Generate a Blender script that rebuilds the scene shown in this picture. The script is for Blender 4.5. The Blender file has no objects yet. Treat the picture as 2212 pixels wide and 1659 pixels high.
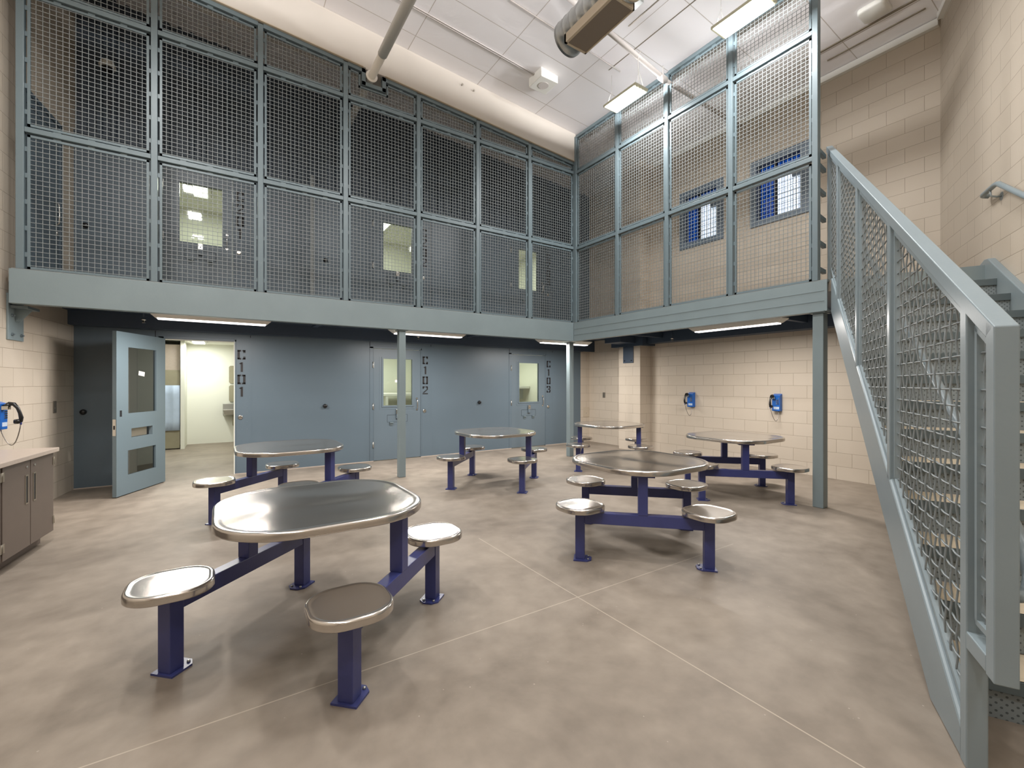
import bpy, math, random
from mathutils import Matrix, Vector
random.seed(7)
PI = math.pi
R = math.radians
C = bpy.context.scene.collection
sc = bpy.context.scene

# ------------------------------------------------------------------ camera
cam_d = bpy.data.cameras.new('camera'); cam = bpy.data.objects.new('camera', cam_d); C.objects.link(cam)
cam_d.sensor_width = 36.0; cam_d.lens = 36.0 * 968.0 / 2212.0
cam_d.clip_start = 0.05; cam_d.clip_end = 200
cam.location = (0, 0, 1.45)
cam.rotation_euler = (R(90), 0, R(56.9 - 90))
sc.camera = cam

# ------------------------------------------------------------------ world, exposure
w = bpy.data.worlds.new('world'); sc.world = w; w.use_nodes = True
bgn = w.node_tree.nodes['Background']
bgn.inputs[0].default_value = (0.72, 0.84, 1.0, 1); bgn.inputs[1].default_value = 2.6
vs = sc.view_settings
vs.view_transform = 'Standard'; vs.look = 'None'; vs.gamma = 1.0; vs.use_curve_mapping = False
vs.exposure = 0.0
cy = sc.cycles
cy.use_denoising = True
cy.max_bounces = 9; cy.diffuse_bounces = 6; cy.glossy_bounces = 4; cy.transmission_bounces = 6; cy.transparent_max_bounces = 12
cy.sample_clamp_indirect = 6.0
cy.caustics_reflective = False; cy.caustics_refractive = False

# ------------------------------------------------------------------ light positions (high bays on the roof deck)
BAY_W = 64.0          # watts of each high-bay panel
BAYS = [(5.27, 4.87), (5.27, 3.0), (2.45, 3.3), (2.45, 1.13), (-0.55, 4.6), (-0.55, 2.6), (-0.55, 0.4), (0.2, -1.7)]
BAY_Z = 5.86
BAY_FILL = 7.0         # watts of the unseen fill lamp added above each housing to brighten the ceiling
STRIP_W = 66.0
CELL_W = 32.0
BAY_COL = (1.0, 0.99, 0.985)

# ------------------------------------------------------------------ materials
def mat(name, col, rough=0.5, metal=0.0, spec=0.5, noise=None, nscale=6.0, bump=0.0, bscale=40.0, coat=0.0, emit=0.0):
    m = bpy.data.materials.new(name); m.use_nodes = True
    nt = m.node_tree; b = nt.nodes['Principled BSDF']
    b.inputs['Base Color'].default_value = (*col, 1); b.inputs['Roughness'].default_value = rough
    b.inputs['Metallic'].default_value = metal; b.inputs['Specular IOR Level'].default_value = spec
    if coat: b.inputs['Coat Weight'].default_value = coat; b.inputs['Coat Roughness'].default_value = 0.1
    if emit: b.inputs['Emission Color'].default_value = (*col, 1); b.inputs['Emission Strength'].default_value = emit
    tc = nt.nodes.new('ShaderNodeTexCoord')
    if noise:
        n = nt.nodes.new('ShaderNodeTexNoise'); n.inputs['Scale'].default_value = nscale; n.inputs['Detail'].default_value = 4
        nt.links.new(tc.outputs['Object'], n.inputs['Vector'])
        r = nt.nodes.new('ShaderNodeMapRange'); r.inputs['From Min'].default_value = 0.3; r.inputs['From Max'].default_value = 0.7
        r.inputs['To Min'].default_value = 1 - noise; r.inputs['To Max'].default_value = 1 + noise
        nt.links.new(n.outputs['Fac'], r.inputs['Value'])
        mx = nt.nodes.new('ShaderNodeVectorMath'); mx.operation = 'SCALE'; mx.inputs[0].default_value = col
        nt.links.new(r.outputs[0], mx.inputs['Scale']); nt.links.new(mx.outputs[0], b.inputs['Base Color'])
    if bump:
        n2 = nt.nodes.new('ShaderNodeTexNoise'); n2.inputs['Scale'].default_value = bscale; n2.inputs['Detail'].default_value = 3
        nt.links.new(tc.outputs['Object'], n2.inputs['Vector'])
        bp = nt.nodes.new('ShaderNodeBump'); bp.inputs['Strength'].default_value = bump; bp.inputs['Distance'].default_value = 0.01
        nt.links.new(n2.outputs['Fac'], bp.inputs['Height']); nt.links.new(bp.outputs[0], b.inputs['Normal'])
    return m

def srgb(r, g, b):
    f = lambda c: ((c / 255 + 0.055) / 1.055) ** 2.4 if c / 255 > 0.04045 else c / 255 / 12.92
    return (f(r), f(g), f(b))

M = {}
M['fence'] = mat('fence_paint', srgb(108, 123, 129), 0.4, bump=0.03, bscale=120)
M['beam'] = mat('beam_paint', srgb(130, 144, 148), 0.42, noise=0.04, nscale=2.0, bump=0.04, bscale=60)
M['rail'] = mat('rail_paint', srgb(132, 145, 151), 0.34, noise=0.03, nscale=4, bump=0.03, bscale=80)
M['wire'] = mat('wire_paint', srgb(142, 149, 150), 0.5)
M['railwire'] = mat('rail_wire_paint', srgb(122, 130, 133), 0.32)
M['cellwall'] = mat('cell_wall_paint', srgb(94, 109, 120), 0.38, noise=0.03, nscale=1.3, bump=0.03, bscale=60)
M['celldoor'] = mat('cell_door_paint', srgb(98, 112, 122), 0.36, noise=0.02, nscale=2)
M['opendoor'] = mat('open_door_paint', srgb(106, 122, 130), 0.36, noise=0.02, nscale=2)
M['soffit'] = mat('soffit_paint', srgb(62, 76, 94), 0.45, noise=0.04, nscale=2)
M['ribs'] = mat('ribbed_wall_paint', srgb(78, 90, 102), 0.5)
M['navy'] = mat('navy_paint', srgb(60, 66, 120), 0.30, noise=0.05, nscale=10, bump=0.04, bscale=90)
M['ceil2'] = mat('soffit_white', srgb(196, 190, 186), 0.7)
M['pipe'] = mat('pipe_white', srgb(238, 234, 226), 0.45)
M['bulk'] = mat('bulkhead_paint', srgb(204, 197, 188), 0.7, noise=0.03, nscale=1.5)
M['black'] = mat('black_plastic', srgb(24, 24, 26), 0.28)
M['dark'] = mat('dark_gap', srgb(22, 24, 28), 0.7)
M['stencil'] = mat('stencil_paint', srgb(30, 26, 28), 0.55)
M['chrome'] = mat('chrome', (0.62, 0.61, 0.58), 0.2, metal=1.0)
M['galv'] = mat('galvanised', (0.42, 0.43, 0.42), 0.32, metal=0.85, noise=0.12, nscale=9)
M['phone'] = mat('phone_blue', srgb(32, 98, 184), 0.3)
M['label'] = mat('label_paper', srgb(190, 205, 225), 0.6, noise=0.25, nscale=120)
M['plate'] = mat('steel_plate', srgb(150, 142, 128), 0.35, metal=0.6)
M['beigeplate'] = mat('beige_plate', srgb(190, 178, 160), 0.5)
M['cab'] = mat('cabinet_brown', srgb(102, 91, 83), 0.42, noise=0.03, nscale=8)
M['counter'] = mat('counter_laminate', srgb(188, 174, 162), 0.35, noise=0.04, nscale=30)
M['cream'] = mat('cell_cream', srgb(227, 227, 217), 0.6)
M['cellunit'] = mat('cell_unit_tan', srgb(150, 144, 122), 0.6, noise=0.05, nscale=5)
M['sheet'] = mat('hanging_sheet', srgb(176, 192, 214), 0.75, noise=0.04, nscale=9, bump=0.3, bscale=7)
M['white'] = mat('white_enamel', srgb(225, 224, 218), 0.4)
M['steel'] = None
M['grille'] = mat('grille_brown', srgb(128, 116, 103), 0.6, bump=0.2, bscale=400)
M['grilleframe'] = mat('grille_frame', srgb(196, 182, 160), 0.5)
M['treadfill'] = mat('tread_concrete', srgb(196, 182, 158), 0.7, noise=0.06, nscale=14)
M['wallsteel'] = mat('wall_sink_steel', (0.50, 0.49, 0.46), 0.3, metal=0.8)
M['winframe'] = mat('window_frame_paint', srgb(112, 126, 140), 0.4)
M['bolt'] = mat('bolt_painted', srgb(120, 132, 138), 0.3, metal=0.3)
M['cord'] = mat('armoured_cord', (0.3, 0.28, 0.26), 0.35, metal=0.9)
M['cordblue'] = mat('cord_boot', srgb(50, 60, 130), 0.5)
M['paper'] = mat('paper_white', srgb(232, 228, 224), 0.7)
M['outlet'] = mat('outlet_face', srgb(128, 122, 112), 0.4, metal=0.4)
M['baymetal'] = mat('bay_housing', srgb(205, 203, 180), 0.4)
M['floorup'] = mat('mezzanine_floor', srgb(150, 140, 128), 0.6, noise=0.06, nscale=3)
M['weld'] = mat('weld_seam', srgb(118, 128, 134), 0.4)

def emis(name, col, s):
    m = bpy.data.materials.new(name); m.use_nodes = True; nt = m.node_tree
    b = nt.nodes['Principled BSDF']; b.inputs['Base Color'].default_value = (0.8, 0.8, 0.8, 1)
    b.inputs['Emission Color'].default_value = (*col, 1); b.inputs['Emission Strength'].default_value = s
    return m
M['baylens'] = emis('bay_lens', (1.0, 0.97, 0.86), 9.0)
M['striplens'] = emis('strip_lens', (1.0, 0.93, 0.92), 3.2)
M['celllens'] = emis('cell_lens', (0.98, 1.0, 0.92), 3.0)

def steel_mat():
    m = bpy.data.materials.new('brushed_stainless'); m.use_nodes = True; nt = m.node_tree; b = nt.nodes['Principled BSDF']
    b.inputs['Base Color'].default_value = (0.56, 0.525, 0.485, 1); b.inputs['Metallic'].default_value = 0.93
    b.inputs['Anisotropic'].default_value = 0.0
    tc = nt.nodes.new('ShaderNodeTexCoord'); mp = nt.nodes.new('ShaderNodeMapping'); mp.inputs['Scale'].default_value = (3, 220, 3)
    nt.links.new(tc.outputs['Object'], mp.inputs['Vector'])
    n = nt.nodes.new('ShaderNodeTexNoise'); n.inputs['Scale'].default_value = 1.0; n.inputs['Detail'].default_value = 3
    nt.links.new(mp.outputs[0], n.inputs['Vector'])
    r = nt.nodes.new('ShaderNodeMapRange'); r.inputs['To Min'].default_value = 0.17; r.inputs['To Max'].default_value = 0.21
    nt.links.new(n.outputs['Fac'], r.inputs['Value']); nt.links.new(r.outputs[0], b.inputs['Roughness'])
    n2 = nt.nodes.new('ShaderNodeTexNoise'); n2.inputs['Scale'].default_value = 1.6; n2.inputs['Detail'].default_value = 0.5; n2.inputs['Distortion'].default_value = 0.8
    nt.links.new(tc.outputs['Object'], n2.inputs['Vector'])
    bp = nt.nodes.new('ShaderNodeBump'); bp.inputs['Strength'].default_value = 0.55; bp.inputs['Distance'].default_value = 0.03
    nt.links.new(n2.outputs['Fac'], bp.inputs['Height']); nt.links.new(bp.outputs[0], b.inputs['Normal'])
    return m
M['steel'] = steel_mat()

def block_mat(name, col, warm=0.03):
    m = bpy.data.materials.new(name); m.use_nodes = True; nt = m.node_tree; b = nt.nodes['Principled BSDF']
    L = nt.links
    uv = nt.nodes.new('ShaderNodeUVMap')
    br = nt.nodes.new('ShaderNodeTexBrick'); L.new(uv.outputs[0], br.inputs['Vector'])
    br.inputs['Scale'].default_value = 1.0; br.inputs['Brick Width'].default_value = 0.4064; br.inputs['Row Height'].default_value = 0.2032
    br.inputs['Mortar Size'].default_value = 0.0034; br.inputs['Mortar Smooth'].default_value = 0.5
    br.offset = 0.5; br.squash = 1.0
    c = col
    br.inputs['Color1'].default_value = (c[0], c[1], c[2], 1); br.inputs['Color2'].default_value = (c[0] * 0.965, c[1] * 0.96, c[2] * 0.95, 1)
    br.inputs['Mortar'].default_value = (c[0] * 0.64, c[1] * 0.61, c[2] * 0.57, 1)
    n = nt.nodes.new('ShaderNodeTexNoise'); n.inputs['Scale'].default_value = 3.0; n.inputs['Detail'].default_value = 5; L.new(uv.outputs[0], n.inputs['Vector'])
    r = nt.nodes.new('ShaderNodeMapRange'); r.inputs['To Min'].default_value = 1 - warm; r.inputs['To Max'].default_value = 1 + warm; L.new(n.outputs['Fac'], r.inputs['Value'])
    v = nt.nodes.new('ShaderNodeVectorMath'); v.operation = 'SCALE'; L.new(br.outputs['Color'], v.inputs[0]); L.new(r.outputs[0], v.inputs['Scale'])
    L.new(v.outputs[0], b.inputs['Base Color']); b.inputs['Roughness'].default_value = 0.55; b.inputs['Specular IOR Level'].default_value = 0.35
    n3 = nt.nodes.new('ShaderNodeTexNoise'); n3.inputs['Scale'].default_value = 60.0; n3.inputs['Detail'].default_value = 4; L.new(uv.outputs[0], n3.inputs['Vector'])
    mth = nt.nodes.new('ShaderNodeMath'); mth.operation = 'MULTIPLY_ADD'; mth.inputs[1].default_value = -1.0
    L.new(br.outputs['Fac'], mth.inputs[0])
    ms = nt.nodes.new('ShaderNodeMath'); ms.operation = 'MULTIPLY'; ms.inputs[1].default_value = 0.25; L.new(n3.outputs['Fac'], ms.inputs[0]); L.new(ms.outputs[0], mth.inputs[2])
    bp = nt.nodes.new('ShaderNodeBump'); bp.inputs['Strength'].default_value = 0.45; bp.inputs['Distance'].default_value = 0.006
    L.new(mth.outputs[0], bp.inputs['Height']); L.new(bp.outputs[0], b.inputs['Normal'])
    return m
M['block'] = block_mat('painted_block', srgb(200, 189, 174))

def floor_mat():
    m = bpy.data.materials.new('polished_concrete'); m.use_nodes = True; nt = m.node_tree; b = nt.nodes['Principled BSDF']; L = nt.links
    tc = nt.nodes.new('ShaderNodeTexCoord')
    n1 = nt.nodes.new('ShaderNodeTexNoise'); n1.inputs['Scale'].default_value = 0.9; n1.inputs['Detail'].default_value = 6; n1.inputs['Roughness'].default_value = 0.6; n1.inputs['Distortion'].default_value = 0.6
    n2 = nt.nodes.new('ShaderNodeTexNoise'); n2.inputs['Scale'].default_value = 6.0; n2.inputs['Detail'].default_value = 6
    n3 = nt.nodes.new('ShaderNodeTexNoise'); n3.inputs['Scale'].default_value = 55.0; n3.inputs['Detail'].default_value = 3
    for n in (n1, n2, n3): L.new(tc.outputs['Object'], n.inputs['Vector'])
    ramp = nt.nodes.new('ShaderNodeValToRGB'); ramp.color_ramp.elements[0].position = 0.32; ramp.color_ramp.elements[1].position = 0.70
    ramp.color_ramp.elements[0].color = (*srgb(112, 102, 91), 1); ramp.color_ramp.elements[1].color = (*srgb(156, 145, 132), 1)
    mixn = nt.nodes.new('ShaderNodeMath'); mixn.operation = 'MULTIPLY_ADD'; mixn.inputs[1].default_value = 0.35
    L.new(n2.outputs['Fac'], mixn.inputs[0])
    h = nt.nodes.new('ShaderNodeMath'); h.operation = 'MULTIPLY'; h.inputs[1].default_value = 0.65; L.new(n1.outputs['Fac'], h.inputs[0]); L.new(h.outputs[0], mixn.inputs[2])
    L.new(mixn.outputs[0], ramp.inputs[0])
    # speckles
    vor = nt.nodes.new('ShaderNodeTexVoronoi'); vor.inputs['Scale'].default_value = 9.0; L.new(tc.outputs['Object'], vor.inputs['Vector'])
    lt = nt.nodes.new('ShaderNodeMath'); lt.operation = 'LESS_THAN'; lt.inputs[1].default_value = 0.035; L.new(vor.outputs['Distance'], lt.inputs[0])
    mix1 = nt.nodes.new('ShaderNodeMix'); mix1.data_type = 'RGBA'; L.new(lt.outputs[0], mix1.inputs['Factor']); L.new(ramp.outputs[0], mix1.inputs['A']); mix1.inputs['B'].default_value = (*srgb(158, 148, 136), 1)
    # saw-cut joints at x = 2.04 and y = 2.31
    sx = nt.nodes.new('ShaderNodeSeparateXYZ'); L.new(tc.outputs['Object'], sx.inputs[0])
    def line(out, at, wd):
        a = nt.nodes.new('ShaderNodeMath'); a.operation = 'SUBTRACT'; L.new(out, a.inputs[0]); a.inputs[1].default_value = at
        c = nt.nodes.new('ShaderNodeMath'); c.operation = 'ABSOLUTE'; L.new(a.outputs[0], c.inputs[0])
        d = nt.nodes.new('ShaderNodeMath'); d.operation = 'LESS_THAN'; L.new(c.outputs[0], d.inputs[0]); d.inputs[1].default_value = wd
        return d.outputs[0]
    l1 = line(sx.outputs[0], 2.04, 0.0035); l2 = line(sx.outputs[1], 2.31, 0.0035)
    lim = nt.nodes.new('ShaderNodeMath'); lim.operation = 'LESS_THAN'; L.new(sx.outputs[1], lim.inputs[0]); lim.inputs[1].default_value = 3.7
    lm = nt.nodes.new('ShaderNodeMath'); lm.operation = 'MULTIPLY'; L.new(l1, lm.inputs[0]); L.new(lim.outputs[0], lm.inputs[1])
    mxx = nt.nodes.new('ShaderNodeMath'); mxx.operation = 'MAXIMUM'; L.new(lm.outputs[0], mxx.inputs[0]); 
    lim2 = nt.nodes.new('ShaderNodeMath'); lim2.operation = 'LESS_THAN'; L.new(sx.outputs[0], lim2.inputs[0]); lim2.inputs[1].default_value = 3.9
    lm2 = nt.nodes.new('ShaderNodeMath'); lm2.operation = 'MULTIPLY'; L.new(l2, lm2.inputs[0]); L.new(lim2.outputs[0], lm2.inputs[1]); L.new(lm2.outputs[0], mxx.inputs[1])
    hf = nt.nodes.new('ShaderNodeMath'); hf.operation = 'MULTIPLY'; L.new(mxx.outputs[0], hf.inputs[0]); hf.inputs[1].default_value = 0.75
    mix2 = nt.nodes.new('ShaderNodeMix'); mix2.data_type = 'RGBA'; L.new(hf.outputs[0], mix2.inputs['Factor']); L.new(mix1.outputs['Result'], mix2.inputs['A']); mix2.inputs['B'].default_value = (*srgb(178, 166, 150), 1)
    L.new(mix2.outputs['Result'], b.inputs['Base Color'])
    r = nt.nodes.new('ShaderNodeMapRange'); r.inputs['To Min'].default_value = 0.45; r.inputs['To Max'].default_value = 0.62; L.new(n2.outputs['Fac'], r.inputs['Value']); L.new(r.outputs[0], b.inputs['Roughness'])
    b.inputs['Specular IOR Level'].default_value = 0.3
    bp = nt.nodes.new('ShaderNodeBump'); bp.inputs['Strength'].default_value = 0.08; bp.inputs['Distance'].default_value = 0.004; L.new(n3.outputs['Fac'], bp.inputs['Height']); L.new(bp.outputs[0], b.inputs['Normal'])
    return m
M['floor'] = floor_mat()

def ceiling_mat():
    m = bpy.data.materials.new('faced_ceiling'); m.use_nodes = True; nt = m.node_tree; b = nt.nodes['Principled BSDF']; L = nt.links
    tc = nt.nodes.new('ShaderNodeTexCoord')
    br = nt.nodes.new('ShaderNodeTexBrick'); L.new(tc.outputs['Object'], br.inputs['Vector'])
    br.offset = 0.0; br.inputs['Scale'].default_value = 1.0; br.inputs['Brick Width'].default_value = 1.22; br.inputs['Row Height'].default_value = 0.91
    br.inputs['Mortar Size'].default_value = 0.006; br.inputs['Mortar Smooth'].default_value = 0.3
    br.inputs['Color1'].default_value = (*srgb(240, 238, 240), 1); br.inputs['Color2'].default_value = (*srgb(234, 231, 233), 1); br.inputs['Mortar'].default_value = (*srgb(190, 182, 176), 1)
    L.new(br.outputs['Color'], b.inputs['Base Color']); b.inputs['Roughness'].default_value = 0.55
    n = nt.nodes.new('ShaderNodeTexNoise'); n.inputs['Scale'].default_value = 1.7; n.inputs['Detail'].default_value = 4; n.inputs['Distortion'].default_value = 1.2
    L.new(tc.outputs['Object'], n.inputs['Vector'])
    mth = nt.nodes.new('ShaderNodeMath'); mth.operation = 'SUBTRACT'; L.new(n.outputs['Fac'], mth.inputs[0]); L.new(br.outputs['Fac'], mth.inputs[1])
    bp = nt.nodes.new('ShaderNodeBump'); bp.inputs['Strength'].default_value = 0.35; bp.inputs['Distance'].default_value = 0.03
    L.new(mth.outputs[0], bp.inputs['Height']); L.new(bp.outputs[0], b.inputs['Normal'])
    return m
M['ceiling'] = ceiling_mat()

def perf_mat():
    m = bpy.data.materials.new('perforated_riser'); m.use_nodes = True; nt = m.node_tree; b = nt.nodes['Principled BSDF']; L = nt.links
    uv = nt.nodes.new('ShaderNodeUVMap'); mp = nt.nodes.new('ShaderNodeMapping'); mp.inputs['Scale'].default_value = (42, 42, 1); mp.inputs['Rotation'].default_value = (0, 0, R(45)); L.new(uv.outputs[0], mp.inputs['Vector'])
    fr = nt.nodes.new('ShaderNodeVectorMath'); fr.operation = 'FRACTION'; L.new(mp.outputs[0], fr.inputs[0])
    sb = nt.nodes.new('ShaderNodeVectorMath'); sb.operation = 'SUBTRACT'; sb.inputs[1].default_value = (0.5, 0.5, 0); L.new(fr.outputs[0], sb.inputs[0])
    sx = nt.nodes.new('ShaderNodeSeparateXYZ'); L.new(sb.outputs[0], sx.inputs[0]); cb = nt.nodes.new('ShaderNodeCombineXYZ'); L.new(sx.outputs[0], cb.inputs[0]); L.new(sx.outputs[1], cb.inputs[1])
    ln = nt.nodes.new('ShaderNodeVectorMath'); ln.operation = 'LENGTH'; L.new(cb.outputs[0], ln.inputs[0])
    lt = nt.nodes.new('ShaderNodeMath'); lt.operation = 'LESS_THAN'; lt.inputs[1].default_value = 0.21; L.new(ln.outputs['Value'], lt.inputs[0])
    mx = nt.nodes.new('ShaderNodeMix'); mx.data_type = 'RGBA'; L.new(lt.outputs[0], mx.inputs['Factor']); mx.inputs['A'].default_value = (*srgb(134, 144, 148), 1); mx.inputs['B'].default_value = (*srgb(82, 90, 94), 1)
    L.new(mx.outputs['Result'], b.inputs['Base Color']); b.inputs['Roughness'].default_value = 0.4
    return m
M['perf'] = perf_mat()

def glass_mat(name, col, alpha, rough=0.03):
    m = bpy.data.materials.new(name); m.use_nodes = True; nt = m.node_tree; L = nt.links
    for n in list(nt.nodes): nt.nodes.remove(n)
    out = nt.nodes.new('ShaderNodeOutputMaterial'); tr = nt.nodes.new('ShaderNodeBsdfTransparent'); gl = nt.nodes.new('ShaderNodeBsdfGlossy')
    tr.inputs[0].default_value = (*col, 1); gl.inputs[0].default_value = (0.9, 0.9, 0.9, 1); gl.inputs['Roughness'].default_value = rough
    fz = nt.nodes.new('ShaderNodeFresnel'); fz.inputs[0].default_value = 1.5; mx = nt.nodes.new('ShaderNodeMixShader')
    L.new(fz.outputs[0], mx.inputs[0]); L.new(tr.outputs[0], mx.inputs[1]); L.new(gl.outputs[0], mx.inputs[2]); L.new(mx.outputs[0], out.inputs[0])
    return m
def mirror_glass(name, col, k):
    m = glass_mat(name, col, 1); nt = m.node_tree
    mx = [n for n in nt.nodes if n.type == 'MIX_SHADER'][0]
    for l in list(mx.inputs[0].links): nt.links.remove(l)
    mx.inputs[0].default_value = k; return m
M['glass'] = glass_mat('door_glass', (0.93, 0.96, 0.90), 1)
M['darkglass'] = mirror_glass('tinted_door_glass', (0.34, 0.37, 0.37), 0.22)
M['blueglass'] = glass_mat('blue_window_film', (0.07, 0.17, 0.36), 1)
M['clearglass'] = glass_mat('clear_window_glass', (0.95, 0.97, 1.0), 1)

# ------------------------------------------------------------------ mesh builder
class MB:
    def __init__(s): s.v = []; s.f = []; s.uv = []; s.sm = []; s.mi = []
    def face(s, idx, uv=None, smooth=False, mi=0):
        s.f.append(idx); s.uv.append(uv); s.sm.append(smooth); s.mi.append(mi)
    def hexa(s, P, mi=0):
        b = len(s.v); s.v += [tuple(p) for p in P]
        for q in ((0, 3, 2, 1), (4, 5, 6, 7), (0, 1, 5, 4), (1, 2, 6, 5), (2, 3, 7, 6), (3, 0, 4, 7)):
            s.face([b + i for i in q], mi=mi)
        return s
    def box(s, x0, x1, y0, y1, z0, z1, mi=0):
        return s.hexa([(x0, y0, z0), (x1, y0, z0), (x1, y1, z0), (x0, y1, z0), (x0, y0, z1), (x1, y0, z1), (x1, y1, z1), (x0, y1, z1)], mi)
    def bar(s, a, b, wd, ht, up=(0, 0, 1), mi=0):
        """square bar from a to b; wd across, ht along up"""
        a = Vector(a); b = Vector(b); d = (b - a).normalized(); u = Vector(up)
        side = d.cross(u)
        if side.length < 1e-5: side = d.cross(Vector((1, 0, 0)))
        side.normalize(); u = side.cross(d).normalized()
        sv = side * wd / 2; uv_ = u * ht / 2
        P = [a - sv - uv_, a + sv - uv_, a + sv + uv_, a - sv + uv_, b - sv - uv_, b + sv - uv_, b + sv + uv_, b - sv + uv_]
        bi = len(s.v); s.v += [tuple(p) for p in P]
        for q in ((0, 3, 2, 1), (4, 5, 6, 7), (0, 1, 5, 4), (1, 2, 6, 5), (2, 3, 7, 6), (3, 0, 4, 7)):
            s.face([bi + i for i in q], mi=mi)
        return s
    def tube(s, pts, r, n=8, cap=True, mi=0, smooth=True):
        pts = [Vector(p) for p in pts]; rs = r if isinstance(r, (list, tuple)) else [r] * len(pts)
        rings = []; prev = None
        for i, p in enumerate(pts):
            if i == 0: d = pts[1] - pts[0]
            elif i == len(pts) - 1: d = pts[-1] - pts[-2]
            else: d = (pts[i + 1] - pts[i]).normalized() + (pts[i] - pts[i - 1]).normalized()
            d.normalize()
            if prev is None:
                a = Vector((0, 0, 1)) if abs(d.z) < 0.9 else Vector((1, 0, 0))
                u = d.cross(a).normalized()
            else:
                u = (prev - d * prev.dot(d)).normalized()
            prev = u; v = d.cross(u)
            b = len(s.v)
            for k in range(n):
                t = 2 * PI * (k + 0.5) / n
                s.v.append(tuple(p + (u * math.cos(t) + v * math.sin(t)) * rs[i]))
            rings.append(b)
        for i in range(len(rings) - 1):
            for k in range(n):
                s.face([rings[i] + k, rings[i] + (k + 1) % n, rings[i + 1] + (k + 1) % n, rings[i + 1] + k], smooth=smooth, mi=mi)
        if cap:
            s.face([rings[0] + k for k in reversed(range(n))], mi=mi); s.face([rings[-1] + k for k in range(n)], mi=mi)
        return s
    def prism(s, poly, z0, z1, mi=0):
        n = len(poly); b = len(s.v)
        s.v += [(x, y, z0) for x, y in poly] + [(x, y, z1) for x, y in poly]
        s.face([b + i for i in reversed(range(n))], mi=mi); s.face([b + n + i for i in range(n)], mi=mi)
        for i in range(n):
            j = (i + 1) % n; s.face([b + i, b + j, b + n + j, b + n + i], mi=mi)
        return s
    def sweep_poly(s, poly, axis_from, axis_to, mi=0):
        """poly: list of 3-vectors at one end, extruded by vector (axis_to - axis_from)"""
        off = Vector(axis_to) - Vector(axis_from); n = len(poly); b = len(s.v)
        s.v += [tuple(p) for p in poly] + [tuple(Vector(p) + off) for p in poly]
        s.face([b + i for i in reversed(range(n))], mi=mi); s.face([b + n + i for i in range(n)], mi=mi)
        for i in range(n):
            j = (i + 1) % n; s.face([b + i, b + j, b + n + j, b + n + i], mi=mi)
        return s
    def rings(s, loops, closed_top=True, closed_bot=True, smooth=True, mi=0):
        n = len(loops[0]); base = []
        for lp in loops: base.append(len(s.v)); s.v += [tuple(p) for p in lp]
        for i in range(len(loops) - 1):
            for k in range(n):
                s.face([base[i] + k, base[i] + (k + 1) % n, base[i + 1] + (k + 1) % n, base[i + 1] + k], smooth=smooth, mi=mi)
        if closed_bot: s.face([base[0] + k for k in reversed(range(n))], mi=mi, smooth=smooth)
        if closed_top: s.face([base[-1] + k for k in range(n)], mi=mi, smooth=smooth)
        return s
    def build(s, name, m, parent=None, bevel=0, loc=None):
        me = bpy.data.meshes.new(name); me.from_pydata(s.v, [], s.f)
        ms = m if isinstance(m, (list, tuple)) else [m]
        for x in ms: me.materials.append(M[x] if isinstance(x, str) else x)
        me.polygons.foreach_set('use_smooth', s.sm); me.polygons.foreach_set('material_index', s.mi)
        if any(u is not None for u in s.uv):
            ul = me.uv_layers.new(name='UVMap'); li = 0
            for fi, f in enumerate(s.f):
                for k in range(len(f)):
                    if s.uv[fi] is not None: ul.data[li].uv = s.uv[fi][k]
                    li += 1
        me.update()
        o = bpy.data.objects.new(name, me); C.objects.link(o)
        if parent is not None: o.parent = parent
        if loc is not None: o.location = loc
        if bevel:
            bm = o.modifiers.new('bevel', 'BEVEL'); bm.width = bevel; bm.segments = 2; bm.limit_method = 'ANGLE'; bm.angle_limit = R(40)
        return o

def tag(o, label, cat, group=None, kind=None):
    o['label'] = label; o['category'] = cat
    if group: o['group'] = group
    if kind: o['kind'] = kind
    return o
def struct(o): o['kind'] = 'structure'; return o
def empty(name, loc=(0, 0, 0), rz=0, label=None, cat=None, group=None, kind=None):
    o = bpy.data.objects.new(name, None); C.objects.link(o); o.location = loc; o.rotation_euler = (0, 0, rz); o.empty_display_size = 0.1
    if label: o['label'] = label
    if cat: o['category'] = cat
    if group: o['group'] = group
    if kind: o['kind'] = kind
    return o
KIDS = {}
def copy_tree(o, parent=None):
    c = o.copy(); C.objects.link(c); c.parent = parent
    for ch in [x for x in list(C.objects) if x.parent == o]: copy_tree(ch, c)
    return c

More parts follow.
